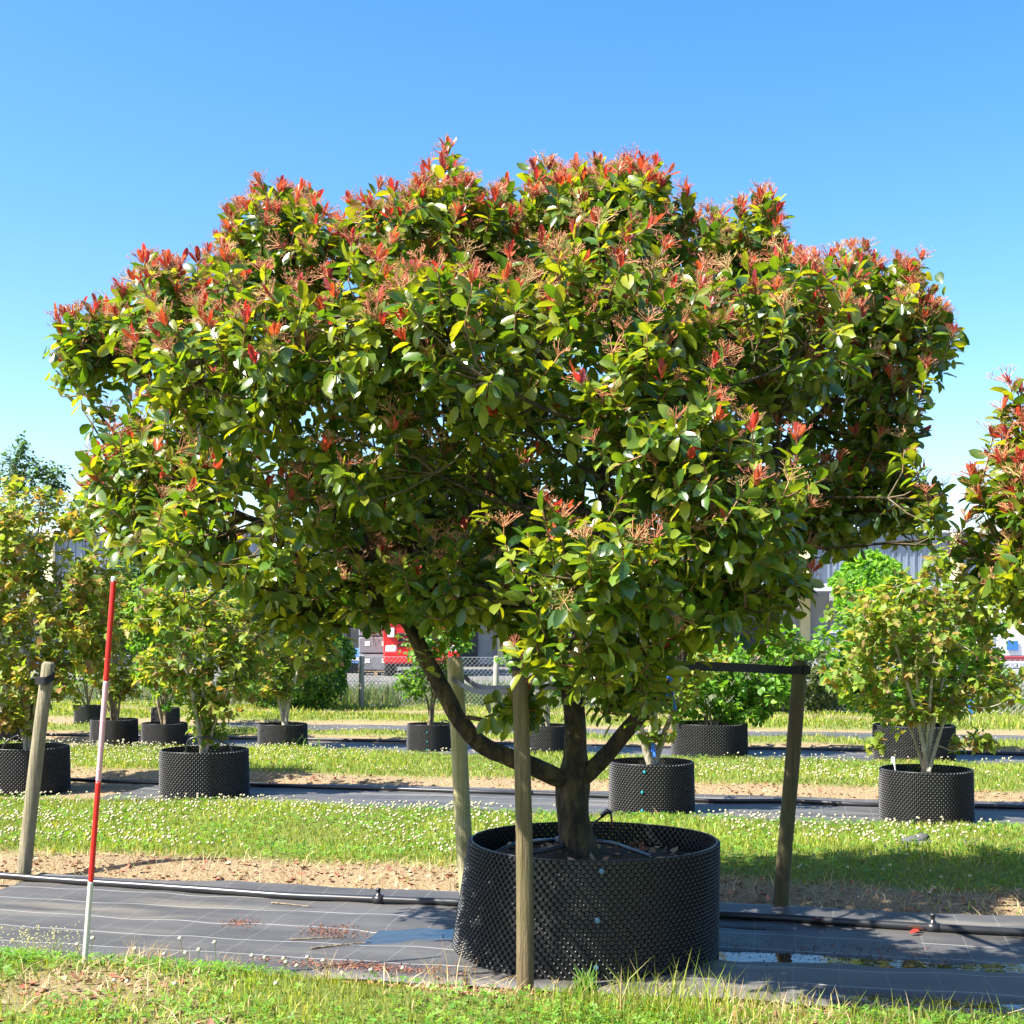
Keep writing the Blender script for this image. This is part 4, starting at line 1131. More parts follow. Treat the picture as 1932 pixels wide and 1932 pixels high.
# ------------------------------------------------------------------ stakes and straps
def stake(base, top, r, name, label, mat, seed, notch=True):
    base, top = np.array(base, float), np.array(top, float); r_ = np.random.default_rng(seed)
    n, m = 14, 16; V = []; L = np.linalg.norm(top - base); t = (top - base) / L
    a = nrm(np.cross(t, [0, 1, 0])); b = np.cross(t, a)
    ph = r_.uniform(0, 6.28, 3)
    base2 = base - t * .08
    for j in range(m):
        f = j / (m - 1); c = base2 + (top - base2) * f + a * .006 * math.sin(4 * f + ph[0]) + b * .006 * math.sin(5 * f + ph[1])
        rr = r * (1.06 - .12 * f)
        if j == m - 1: rr *= .80; 
        if j == m - 2: c = c + t * (L / (m - 1) - .012)
        for i in range(n):
            th = 2 * math.pi * i / n; k = 1 + .05 * math.sin(2 * th + ph[2] + f * 2) - (.10 if (i == 4 and j > 3) else 0)
            V.append(c + rr * k * (a * math.cos(th) + b * math.sin(th)) - base)
    F = []
    for j in range(m - 1):
        for i in range(n):
            q = (i + 1) % n; F.append((j * n + i, j * n + q, (j + 1) * n + q, (j + 1) * n + i))
    F.append(tuple(range((m - 1) * n, m * n)))
    root = empty(name, base, label, "stake", "wooden tree stakes")
    MB().add(V, F).build("post", mat, root, True)
    return root
gF = G(990, 1872, .02); YF = gF[1]
sF = stake(gF, P(982, 1222, YF + .02), .034, "wooden_stake", "brown wooden stake standing in front of the largest pot", M_STAKE, 1)
gR = G(1474, 1708, .03)
sR = stake(gR, P(1508, 1246, gR[1] + .02), .042, "wooden_stake", "leaning mossy wooden stake on the shaded side of the largest pot", M_STAKE_MOSS, 2)
gB = G(884, 1690, .04)
sB = stake(gB, P(856, 1240, gB[1]), .047, "wooden_stake", "pale peeled wooden stake behind the largest pot, left of its trunk", M_STAKE_PALE, 3)
gL = G(45, 1645, .05)
sL = stake(gL, P(92, 1249, gL[1]), .040, "wooden_stake", "greyish leaning wooden stake beside the red and white pole", M_STAKE_GREY, 4)
ribbon([P(66, 1283, gL[1] - .05), P(85, 1285, gL[1] - .055), P(103, 1275, gL[1] - .02)], .05, .004, "strap_remnant", M_STRAP, sL, gL)

st = ribbon([P(1003, 1254, 5.70), P(1060, 1260, 5.95), P(1130, 1262, 6.2), P(1240, 1256, 6.6), P(1380, 1259, 7.0), P(1480, 1264, 7.36), P(1525, 1263, 7.46)], .046, .005, "tie_strap", M_STRAP)
tag(st, "long black webbing strap stretched between the front and the shaded side stake", "strap")
def wrap(c, r, h, name, mat, parent, off, n=18):
    V = []; F = []
    for z in (-h / 2, h / 2):
        for i in range(n):
            t = 2 * math.pi * i / n; V.append(np.array(c) + np.array([r * math.cos(t), r * math.sin(t), z]) - off)
    for i in range(n):
        k = (i + 1) % n; F.append((i, k, n + k, n + i))
    return MB().add(V, F).build(name, mat, parent, True)
wrap(P(983, 1254, YF + .02), .041, .05, "strap_band", M_STRAP, sF, gF)
wrap(P(1508, 1264, gR[1] + .02), .046, .045, "strap_band", M_STRAP, sR, gR)
MB().box(P(1523, 1264, gR[1] - .03) - gR, (.035, .03, .05), 0, .006).build("strap_buckle", M_STRAP, sR)
tag(ribbon([P(852, 1280, gB[1] - .05), P(868, 1290, gB[1] - .06), P(895, 1303, 7.3), P(940, 1306, 6.9), P(1010, 1300, 6.6), P(1062, 1296, 6.5)], .03, .004, "tie_strap", M_GREYSTRAP), "grey webbing strap from the pale stake to the tree's trunk", "strap")
tag(ribbon([P(846, 1276, gB[1] + .04), P(868, 1270, gB[1] + .06), P(880, 1280, gB[1] + .03), P(905, 1296, 7.4), P(960, 1298, 7.0), P(1062, 1290, 6.55)], .03, .004, "tie_strap", M_GREYSTRAP), "second grey webbing strap looped behind the pale stake", "strap")
# blue tape hanging from the right limb
tp = empty("marking_tape", P(1272, 1285, 6.38), "blue tape strips tied round the right limb of the big tree", "tape"); o2 = P(1272, 1285, 6.38)
b = MB(); b.tube([P(1258, 1276, 6.40) - o2, P(1268, 1282, 6.34) - o2, P(1284, 1282, 6.36) - o2], .008, 6); b.build("knot", M_BLUE, tp, True)
for pts in ([(1273, 1282), (1271, 1310), (1274, 1340)], [(1268, 1282), (1262, 1300), (1258, 1318)]):
    q = [P(x, y, 6.33) - o2 for x, y in pts]; p = smooth_path(np.array(q), 5); V = []
    for i, c in enumerate(p):
        a = i * .25; s = np.array([math.cos(a), math.sin(a), 0]) * .010; d = np.array([-math.sin(a), math.cos(a), 0]) * .0008
        V += [c - s - d, c + s - d, c + s + d, c - s + d]
    F = []
    for i in range(len(p) - 1):
        for k in range(4): F.append((i * 4 + k, i * 4 + (k + 1) % 4, i * 4 + 4 + (k + 1) % 4, i * 4 + 4 + k))
    MB().add(V, F).build("tail", M_BLUE, tp, True)

# ------------------------------------------------------------------ red and white ranging pole
gp = G(157, 1852, .05); topz = P(215, 1088, gp[1])
pole = empty("ranging_pole", gp, "slim red and white banded measuring pole stuck in the front grass verge", "pole")
ax = topz - gp; L = np.linalg.norm(ax); t = ax / L
def seg(a, b, r0, r1, name, mat, lab=None, rings=()):
    o = MB(); prof = []
    p0, p1 = gp + ax * a - gp, ax * b
    o.tube(np.array([p0, p0 + (p1 - p0) * .02, p1 - (p1 - p0) * .02, p1]), [r0 * .97, r0, r1, r1 * .97], 12)
    for f in rings:
        q = p0 + (p1 - p0) * f; o.tube(np.array([q - t * .006, q, q + t * .006]), [r0 * 1.0, r0 * 1.12, r0 * 1.0], 12, False)
    ob = o.build(name, mat, pole, True)
    if lab: ob["label"] = lab
    return ob
f_ = lambda y: (1852 - y) / (1852.0 - 1088)
seg(-.06, f_(1663), .0115, .0115, "band", M_POLEWHITE, "dirty white lowest band")
seg(f_(1663), f_(1475), .0118, .0118, "band", M_POLERED)
seg(f_(1475), f_(1285), .0118, .0118, "band", M_POLEPINK, "faded pinkish white middle band", (.12, .35, .60))
seg(f_(1285), f_(1096), .0115, .0115, "band", M_POLERED)
seg(f_(1096), f_(1088), .0120, .0110, "cap", M_WHITE)

# ------------------------------------------------------------------ irrigation pipes
def pipe_along(pxs, label, r, k, fit=()):
    pts = []
    for (x, y) in pxs:
        g = G(x, y); u, v = xy2uv(g[0], g[1]); g[2] = float(fabric_h(np.array(u), np.array(v), k)) + r * .9; pts.append(g)
    p = smooth_path(np.array(pts), 8)
    u, v = xy2uv(p[:, 0], p[:, 1]); p[:, 2] = np.convolve(np.pad(fabric_h(u, v, k), 3, mode='edge'), np.ones(7) / 7, 'valid') + r * .9
    o0 = p[0].copy(); root = empty("irrigation_pipe", o0, label, "pipe", "irrigation pipes along the pot rows")
    MB().tube(p - o0, r, 10).build("pipe", M_PIPE, root, True)
    for (x, y, hh) in fit:
        g = G(x, y); q = p[int(np.argmin(np.linalg.norm(p[:, :2] - g[:2], axis=1)))]; c = q - o0
        MB().lathe([(.0001, hh), (.014, hh), (.016, hh * .8), (.011, hh * .75), (.011, hh * .4), (.017, hh * .35), (.020, 0), (.020, -.01)], 12, c + np.array([0, 0, r * .6])).build("sprinkler_stub", M_PIPE, root, True)
        d = nrm(p[min(len(p) - 1, 1 + int(np.argmin(np.linalg.norm(p[:, :2] - g[:2], axis=1))))] - q + 1e-9)
        MB().tube(np.array([c - d * .03, c + d * .03]), r * 1.25, 10).build("clip", M_PIPE, root, True)
    return root
pipe_along([(-120, 1657), (0, 1665), (163, 1676), (381, 1689), (513, 1699), (670, 1707), (860, 1716), (1100, 1727), (1346, 1738), (1554, 1750), (1760, 1764), (1932, 1773), (2060, 1781)],
           "black irrigation pipe along the back edge of the fabric behind the largest pot", .021, 0, ((715, 1709, .05), (1760, 1764, .06)))
pipe_along([(60, 1474), (130, 1477), (300, 1483), (500, 1489), (700, 1494), (900, 1501), (1000, 1503), (1200, 1510), (1330, 1516), (1500, 1519), (1650, 1526), (1850, 1528), (2000, 1533)],
           "black irrigation pipe along the back of the second row of pots", .020, 1, ((995, 1503, .05),))
pipe_along([(-60, 1391), (300, 1397), (700, 1405), (1100, 1412), (1500, 1420), (2000, 1431)], "black irrigation pipe along the third row of pots", .022, 2)

# bits on the fabric: twigs, fallen flower debris, red leaf, cloth
rgd = np.random.default_rng(21)
def debris(cx, cy, rx, ry, n, label):
    c = G(cx, cy); w_ = rx / FPX * c[1]; d_ = c[1] - G(cx, cy + ry)[1]
    x = c[0] + rgd.normal(0, .5, n) * w_; y = c[1] + rgd.normal(0, .5, n) * d_ - .216 * (x - c[0])
    u, v = xy2uv(x, y); z = fabric_h(u, v, 0) + .003
    V, T, C = inst(quad_v, quad_t, rotz(n, rgd, .3), np.stack([x, y, np.maximum(z, PUDDLE_Z + .002)], 1), rgd.uniform(.005, .014, n), np.array([.17, .075, .05]) * rgd.uniform(.5, 1.6, (n, 1)))
    b = Batch(); b.add(V, T, C); tag(link("fallen_debris", b.mesh("fallen_debris", M_LITTER)), label, "debris", None, "stuff")
debris(455, 1745, 40, 8, 160, "small patch of reddish brown plant debris on the fabric left of the puddle")
debris(620, 1762, 60, 12, 420, "reddish brown plant debris at the left end of the broad puddle")
debris(690, 1830, 190, 10, 1100, "long drift of brown flower debris along the fabric's front hem")
debris(1200, 1790, 300, 26, 300, "scattered brown flecks on the fabric round the largest pot")
debris(1600, 1800, 280, 22, 420, "scattered dark flecks on the shaded fabric beside the narrow puddle")
def twig(pts, r, label, mat=None, cat="twig"):
    q = []
    for (x, y) in pts:
        g = G(x, y); g[2] = fab_z(g[0], g[1]) + r * 1.2 + .001; q.append(g)
    p = smooth_path(np.array(q), 5); o0 = p[0].copy()
    o = MB().tube(p - o0, np.linspace(r, r * .5, len(p)), 6).build("fallen_twig", mat or M_BROWNBARK, None, True); o.location = o0
    return tag(o, label, cat)
twig([(512, 1710), (545, 1712), (588, 1718)], .005, "pale bare twig lying on the sunny fabric")
twig([(586, 1797), (640, 1789), (700, 1782)], .005, "thin dark twig by the edge of the broad puddle")
twig([(548, 1777), (600, 1775), (652, 1770)], .004, "thin brown twig lying in the plant debris on the fabric")
def fallen_leaf(px, py, s, col, label, k=0):
    g = G(px, py); g[2] = fab_z(g[0], g[1]) + .012
    o = link("fallen_leaf", mesh_np("fallen_leaf", LEAF_T[1][0] * s, LEAF_T[1][1], M_LITTER, np.broadcast_to(col, (11, 3))), None, g, (.5, .4, rgd.uniform(0, 6)))
    tag(o, label, "leaf")
fallen_leaf(1716, 1770, .055, (.36, .03, .02), "bright red fallen leaf against the pipe near the sprinkler stub")
fallen_leaf(381, 1690, .06, (.22, .07, .03), "brown curled leaf on the pipe behind the measuring pole")
fallen_leaf(1742, 1766, .08, (.45, .2, .12), "pale brown fallen leaf next to the bright red one by the pipe")
fallen_leaf(1560, 1755, .08, (.30, .09, .05), "dark brown fallen leaf in front of the pipe, right of the big pot")
# crumpled grey glove in the clover
gg = G(1728, 1602, .06); gg[2] = float(ground_h(gg[0], gg[1])) + .03
V, T = [], []
rr = np.random.default_rng(2); b = MB()
for (dx, dy, dz, sx, sy, sz) in ((0, 0, 0, .07, .05, .035), (.05, .01, .02, .045, .04, .03), (-.05, .02, -.005, .05, .03, .025), (.02, -.04, -.01, .06, .03, .02), (.085, .0, -.01, .03, .025, .02)):
    Vv = []; F = []
    for j in range(6):
        la = math.pi * (j + .5) / 6 - math.pi / 2
        for i in range(10):
            lo = 2 * math.pi * i / 10; k = 1 + rr.uniform(-.18, .18)
            Vv.append((dx + sx * k * math.cos(la) * math.cos(lo), dy + sy * k * math.cos(la) * math.sin(lo), dz + sz * k * math.sin(la)))
    for j in range(5):
        for i in range(10): F.append((j * 10 + i, j * 10 + (i + 1) % 10, j * 10 + 10 + (i + 1) % 10, j * 10 + 10 + i))
    F.append(tuple(range(10))[::-1]); F.append(tuple(range(50, 60)))
    b.add(Vv, F)
o = b.build("crumpled_glove", simple("grey_work_cloth", (.075, .08, .08), .9, 0, .2, .4, 30, .6, 90), None, True); o.location = gg
tag(o, "crumpled dark grey work glove lying in the clover grass", "glove")

# clover heads standing up against the fabric in the front verge
stem_h = .13
hv = fl_v.copy(); hv = hv + np.random.default_rng(1).normal(0, .10, hv.shape)
head_me = mesh_np("head", hv * .011, fl_t, M_LITTER, np.broadcast_to([.52, .48, .33], (len(hv), 3)))
SPOTS = [(350, 1798), (175, 1770), (340, 1770), (255, 1790), (375, 1792), (475, 1803), (500, 1806), (535, 1808), (540, 1815), (580, 1806), (700, 1830), (760, 1826), (645, 1835), (24, 1796), (145, 1782), (310, 1800), (560, 1822), (215, 1920), (520, 1900), (240, 1885), (405, 1778), (610, 1812), (270, 1806), (60, 1840), (330, 1905)]
for i, (x, y) in enumerate(SPOTS):
    hh = rgd.uniform(.07, .14) if y < 1850 else .05
    Y_ = 5.66 - .216 * ((x - 966) / FPX * 5.6) + rgd.uniform(-.14, .06) if y < 1850 else 5.3 - .1 * i / 20
    c = P(x, y, Y_); gz = float(ground_h(c[0], c[1])); c0 = np.array([c[0] + rgd.uniform(-.02, .02), c[1] + .01, gz])
    root = empty("clover_flower", c0, "single creamy white clover head on a thin stem in the front verge", "clover", "clover heads standing in the front verge")
    ztop = max(c[2] - gz, .04)
    MB().tube(np.array([[0, 0, -.01], [(c[0] - c0[0]) * .3, 0, ztop * .6], [c[0] - c0[0], -.01, ztop]]), .0016, 5).build("stem", simple("clover_stem", (.14, .2, .04), .6) if i == 0 else MATS["clover_stem"], root)
    link("head", head_me, root, (c[0] - c0[0], -.01, ztop), (rgd.uniform(-.3, .3), rgd.uniform(-.3, .3), rgd.uniform(0, 6)))

def tuft(px, py, n, h, wd, pal, label, spread=.09, lean=.8, seeds=False, name="grass_tuft"):
    g = G(px, py, .03); rq = np.random.default_rng(int(px)); x = g[0] + rq.normal(0, spread, n); y = g[1] + rq.normal(0, spread * .5, n)
    V, T, C = blades(x, y, h * rq.uniform(.4, 1, n), np.full(n, wd), rq, pal, lean)
    bt = Batch(); o0 = np.array([g[0], g[1], float(ground_h(g[0], g[1]))]); bt.add(V - o0, T, C)
    if seeds:
        tips_ = V.reshape(-1, 5, 3)[:, 4]; 
        for _ in range(3):
            bt.add(*inst(fl_v, fl_t, rotz(n, rq), tips_ - o0 + rq.normal(0, .012, (n, 3)), rq.uniform(.002, .005, n), np.broadcast_to(seeds, (n, 3))))
    o = link(name, bt.mesh(name, M_GRASS), None, o0); tag(o, label, "grass tuft" if name == "grass_tuft" else "weed")
tuft(285, 1812, 130, .20, .0028, STRAW, "bleached dry grass tuft standing at the fabric hem by the measuring pole", .07, .6)
tuft(75, 1800, 90, .20, .003, np.array([[.14, .22, .05], [.2, .26, .08]]), "green seeding weed with pale heads at the fabric hem left of the pole", .09, .7, (.55, .55, .32), "weed_plant")
tuft(400, 1818, 70, .15, .0028, STRAW, "small dry grass tuft at the hem right of the larger dry tuft", .09, .9)
tuft(625, 1838, 26, .20, .0028, STRAW, "few thin dry stalks at the front hem below the broad puddle", .06, 1.0)
tuft(845, 1868, 40, .24, .003, STRAW, "dry stalks just left of the largest pot's foot", .05, .9)
tuft(1105, 1880, 60, .17, .010, np.array([[.10, .24, .03], [.14, .28, .04]]), "upright fresh green weed in front of the largest pot", .018, .5, None, "weed_plant")
tuft(1345, 1812, 70, .10, .004, GREENS, "small green weed at the right foot of the largest pot", .05, .8, None, "weed_plant")
tuft(560, 1412, 60, .30, .012, np.array([[.13, .26, .04]]), "bushy green grass tuft between the third and fourth fabric strips", .15, .7)
# ------------------------------------------------------------------ potted trees of the rows behind
MAPLE_PAL = np.array([[.12, .19, .025], [.17, .24, .03], [.24, .28, .04], [.27, .24, .07], [.22, .15, .05], [.10, .19, .022], [.15, .22, .028]])
MAPLE_BRN = np.array([[.17, .23, .032], [.25, .26, .045], [.30, .25, .07], [.26, .15, .05], [.14, .21, .028], [.22, .27, .04], [.12, .19, .025]])
MAPLE_PAL = MAPLE_PAL * 1.15; MAPLE_BRN = MAPLE_BRN * 1.15
FRESH_PAL = np.array([[.09, .23, .022], [.13, .28, .028], [.18, .33, .035], [.08, .19, .02]])
DARK_PAL = np.array([[.035, .09, .02], [.05, .12, .022], [.07, .15, .025]])
BLUEG_PAL = np.array([[.045, .10, .045], [.06, .13, .05], [.08, .15, .05]])

def potted(base, Yc, lobes, label, pal, T, leaf, dens, rg, stems=4, bark=M_PALEBARK, rs=.018, nleaf=8, nobj=0, name="potted_tree", group="young trees in the pot rows", droop=.35, nsec=30, single=False, spread=.14, fill=(.35, 1.05)):
    root = empty(name, base, label, "tree", group)
    Pp, Nn = sample_lobes(lobes, dens, rg, None, fill=fill, keep_in=.5)
    q = Pp[:, 2] > base[2] + .02; Pp, Nn = Pp[q], Nn[q]
    axes = nrm(.7 * Nn + .45 * np.array([0, 0, 1.0]) + rg.normal(0, .45, Nn.shape))
    # stems fan out from the soil to points spread through the crown
    limbs = []; order = np.argsort(Pp[:, 0]); hi = Pp[Pp[:, 2] > np.quantile(Pp[:, 2], .45)]
    hi = hi[np.argsort(hi[:, 0])]
    for k in range(stems):
        e = hi[int((k + .5) / stems * len(hi))]; f0 = base + np.array([rg.uniform(-.04, .04), rg.uniform(-.04, .04), -.06]) * (1 if not single else .4)
        m1 = base + (e - base) * np.array([.25, .25, .30]) + rg.normal(0, .02, 3); m2 = base + (e - base) * np.array([.62, .62, .66]) + rg.normal(0, .03, 3)
        limbs.append((np.array([f0, m1, m2, e]), np.array([rs, rs * .8, rs * .55, rs * .22]) * rg.uniform(.8, 1.15)))
    for pt, rd in limbs: link("stem", limb_mesh("stem", pt, rd, bark, base, 7, 5, .04), root)
    sec, rsec, tw, rtw = connect(limbs, Pp - axes * .06, rg, nsec, rs * .32, .0028)
    V, F = tubes(sec - base, rsec, 5); V2, F2 = tubes(tw - base, rtw, 3)
    link("branch_network", mesh_np("branch_network", np.concatenate([V, V2]), np.concatenate([F, F2 + len(V)]), bark), root)["kind"] = "stuff"
    lp, ld, ln, ls = shoots_to_leaves(Pp, axes, nleaf, leaf, rg, droop, spread)
    ln = nrm(ln + np.array([0, 0, .6])); R = frame(ld, ln); n = len(lp); tid = rg.integers(0, len(T), n); cid = rg.integers(0, len(pal), n)
    gi = np.zeros(0, int)
    if nobj:
        gi = pick_front(lp, R, ls, nobj, 14)
        ms = {(a, c): tmesh("leaf", *T[a], pal[c], M_MAPLE) for a in range(len(T)) for c in range(len(pal))}
        leaf_objects("leaf", gi, tid, cid, R, lp, ls, ms, root, base)
    b = Batch(); rest = np.setdiff1d(np.arange(n), gi)
    for a in range(len(T)):
        s = rest[tid[rest] == a]; b.add(*inst(*T[a], R[s], lp[s] - base, ls[s], pal[cid[s]] * rg.uniform(.75, 1.25, (len(s), 1))))
    tag(link("foliage", b.mesh("foliage", M_MAPLE), root), kind="stuff")
    return root

rgb_ = np.random.default_rng(17)
def L_(Y, *ls): return [(a, b, Y + (c[0] if c else 0), rx, ry, dy) for (a, b, rx, ry, dy, *c) in ls]
# second row
b, Y = small_pot(50, 1497, 152, 82, "black pot half out of view behind the greyish leaning stake", ())
potted(b, Y, L_(Y, (30, 1000, 105, 100, .5), (95, 1130, 110, 110, .5), (60, 1270, 100, 90, .45), (-50, 1150, 100, 180, .5), (170, 1080, 70, 70, .35), (180, 1200, 60, 90, .35), (20, 1350, 60, 40, .3), (140, 980, 50, 45, .3)), "tall yellowish brown maple growing behind the greyish leaning stake", MAPLE_BRN, MAPLE_T, .078, 38, rgb_, 6, M_PALEBARK, .022, 8, 200, nsec=50)
b, Y = small_pot(385, 1512, 162, 90, "black pot of the small olive maple, just right of the measuring pole", ())
potted(b, Y, L_(Y, (385, 1170, 115, 105, .45), (300, 1150, 70, 70, .3), (480, 1180, 70, 80, .3), (400, 1310, 75, 65, .35), (325, 1250, 80, 75, .35), (450, 1260, 75, 80, .35), (395, 1375, 40, 25, .2)), "small olive green maple with pale stems just right of the measuring pole", MAPLE_PAL, MAPLE_T, .075, 38, rgb_, 5, M_PALEBARK, .022, 7, 200)
b, Y = small_pot(1229, 1543, 157, 98, "black pot with teal buttons right behind the big tree's trunk", ((255, .88), (252, .50), (252, .16)))
T3 = potted(b, Y, L_(Y, (1235, 1300, 75, 70, .3), (1300, 1250, 90, 80, .35), (1180, 1240, 70, 80, .35), (1245, 1385, 35, 20, .15)), "slender pale trunked tree with blue tape right behind the big trunk", MAPLE_PAL, MAPLE_T, .075, 30, rgb_, 3, M_PALEBARK, .036, 7, 120, single=True)
c = np.array(b) - 0; q = P(1232, 1408, Y - .05)
tp = MB(); tp.box((0, 0, 0), (.035, .008, .10), .3, .003); tp.box((.01, -.006, -.06), (.025, .006, .06), -.4, .002)
tag(tp.build("marking_tape", M_BLUE, None, False, q), "blue tape tied to the slender pale trunk behind the big tree", "tape")
b, Y = small_pot(1747, 1560, 168, 100, "black pot of the wide brownish maple on the right", ())
potted(b, Y, L_(Y, (1740, 1120, 105, 60, .35), (1650, 1170, 100, 80, .4), (1840, 1170, 90, 100, .4), (1740, 1230, 150, 90, .45), (1640, 1270, 90, 60, .35), (1850, 1290, 80, 60, .35), (1745, 1330, 110, 45, .35), (1830, 1395, 55, 18, .15), (1650, 1400, 25, 18, .1), (1775, 1050, 40, 40, .15)), "wide brownish green maple with several pale stems, right of the mossy stake", MAPLE_PAL, MAPLE_T, .070, 32, rgb_, 7, M_PALEBARK, .019, 8, 220, nsec=50)
# third row
b, Y = small_pot(2, 1404, 84, 42, "black pot at the edge of view in the third row", ())
potted(b, Y, L_(Y, (30, 900, 42, 70, .35), (95, 890, 40, 28, .2), (100, 930, 45, 40, .25), (20, 1040, 80, 110, .5), (40, 850, 15, 40, .15), (-40, 1150, 90, 160, .5)), "tall fine leaved birch like tree rising above the brown maple", BLUEG_PAL, ROUND_T, .055, 60, rgb_, 5, M_PALEBARK, .022, 7, 0, nsec=50)
b, Y = small_pot(215, 1407, 86, 48, "plain looking black pot left of the pair behind the measuring pole", ())
potted(b, Y, L_(Y, (205, 1180, 85, 110, .5), (225, 1280, 60, 50, .35), (160, 1150, 60, 90, .4)), "bushy dark olive maple standing behind the measuring pole", MAPLE_PAL, MAPLE_T, .075, 40, rgb_, 7, M_BROWNBARK, .018, 7, 0)
b, Y = small_pot(310, 1410, 84, 44, "black pot in the third row between the measuring pole and the olive maple", ())
potted(b, Y, L_(Y, (300, 1180, 80, 100, .45), (315, 1270, 60, 65, .35)), "upright fresh green tree behind and left of the small olive maple", FRESH_PAL, MAPLE_T, .07, 40, rgb_, 7, M_BROWNBARK, .018, 7, 0)
b, Y = small_pot(533, 1418, 91, 50, "black pot in front of the clipped round evergreen bush", ())
potted(b, Y, L_(Y, (530, 1170, 115, 80, .5), (500, 1250, 80, 45, .4), (590, 1230, 60, 55, .35), (520, 1300, 45, 25, .25)), "two stemmed olive yellow maple in front of the clipped round bush", MAPLE_PAL, MAPLE_T, .085, 34, rgb_, 3, M_PALEBARK, .026, 7, 0)
b, Y = small_pot(810, 1420, 84, 52, "black pot with teal buttons left of the pale peeled stake", ((268, .75), (268, .42), (268, .14)))
potted(b, Y, L_(Y, (810, 1210, 65, 60, .35), (855, 1200, 50, 65, .3), (785, 1285, 45, 35, .25), (840, 1275, 45, 35, .25)), "sparse small leaved shrub on brown stems left of the pale peeled stake", FRESH_PAL * .8, ROUND_T, .058, 75, rgb_, 5, M_BROWNBARK, .018, 6, 0)
b, Y = small_pot(1030, 1426, 84, 56, "black pot partly hidden behind the big tree's trunk", ())
potted(b, Y, L_(Y, (1030, 1240, 95, 75, .45), (1080, 1300, 50, 30, .25)), "green leafed tree hidden behind the big tree's trunk and front stake", FRESH_PAL, ROUND_T, .07, 36, rgb_, 4, M_PALEBARK, .022, 7, 0)
b, Y = small_pot(1338, 1433, 140, 64, "wide black pot left of the mossy stake in the third row", ())
potted(b, Y, L_(Y, (1340, 1260, 105, 80, .5), (1420, 1290, 95, 60, .45), (1290, 1320, 60, 45, .3), (1400, 1340, 80, 25, .3), (1480, 1230, 60, 60, .3)), "low spreading shrub with round fresh green leaves left of the mossy stake", FRESH_PAL, ROUND_T, .085, 40, rgb_, 6, M_BROWNBARK, .02, 7, 0, nsec=40)
b, Y = small_pot(1724, 1443, 148, 70, "wide black pot behind the brownish maple's pot", ())
potted(b, Y, L_(Y, (1720, 1190, 140, 110, .55), (1620, 1220, 90, 85, .45), (1820, 1220, 80, 85, .4), (1740, 1310, 110, 50, .4), (1640, 1310, 60, 35, .3)), "broad bush with round bright green leaves behind the brownish maple", FRESH_PAL, ROUND_T, .10, 34, rgb_, 6, M_BROWNBARK, .02, 7, 0, nsec=40)
# fourth row
b, Y = small_pot(168, 1377, 54, 45, "small far black pot seen left of the measuring pole", ())
potted(b, Y, L_(Y, (150, 1230, 60, 80, .5)), "far green young tree seen left of the measuring pole", FRESH_PAL, MAPLE_T, .08, 26, rgb_, 4, M_BROWNBARK, .018, 6, 0)
b, Y = small_pot(312, 1374, 52, 38, "small far black pot peeping over the third row pot", ())
potted(b, Y, L_(Y, (335, 1210, 60, 90, .5)), "far olive young tree rising over the third row pot", MAPLE_PAL, MAPLE_T, .08, 26, rgb_, 4, M_BROWNBARK, .018, 6, 0)

# drip lines looping out of some pots
for pts, lab in (([(350, 1425, 12.2), (358, 1395, 12.2), (395, 1392, 12.2), (430, 1405, 12.2), (440, 1422, 12.2)], "black drip hose looping over the small olive maple's pot"),
                 ([(0, 1418, 12.7), (15, 1398, 12.5), (32, 1388, 12.4), (40, 1392, 12.4)], "black drip hose at the trunk of the brown maple's pot"),
                 ([(830, 1372, 16.7), (836, 1360, 16.6), (846, 1362, 16.6), (850, 1378, 16.6)], "small black hose loop on the pot by the pale peeled stake"),
                 ([(1205, 1458, 11.1), (1215, 1446, 11.1), (1250, 1444, 11.2), (1275, 1458, 11.1)], "black drip hose on the soil of the pot behind the big trunk")):
    hose([P(*q) for q in pts], .009, "drip_hose", lab)
wt = empty("label_stake", P(1692, 1470, 10.6), "thin white label stake in the brownish maple's pot", "stake"); o2 = P(1692, 1470, 10.6)
MB().tube([np.zeros(3), P(1688, 1445, 10.6) - o2, P(1684, 1428, 10.6) - o2], .006, 6).build("stick", M_WHITE, wt, True)
MB().box(P(1685, 1434, 10.6) - o2, (.03, .006, .05), 0, .002).build("tag", M_WHITE, wt)
# blue marking tape on a thin white cane
g0 = G(1830, 1372, .05); cane = empty("marker_cane", g0, "thin pale cane with blue tape right of the brownish maple", "cane")
MB().tube([(0, 0, -.05), (0, 0, .5), (.03, 0, .62)], .010, 6).build("cane", M_WHITE, cane, True)
MB().box((.10, -.01, .30), (.10, .012, .34), 0, .004).build("tape", M_BLUE, cane)
cane.children[-1].rotation_euler = (0, -.35, 0); cane.children[-1].location = (.0, 0, .06)
MB().box((.05, 0, .60), (.10, .03, .10), 0, .01).build("knot", M_BLUE, cane)

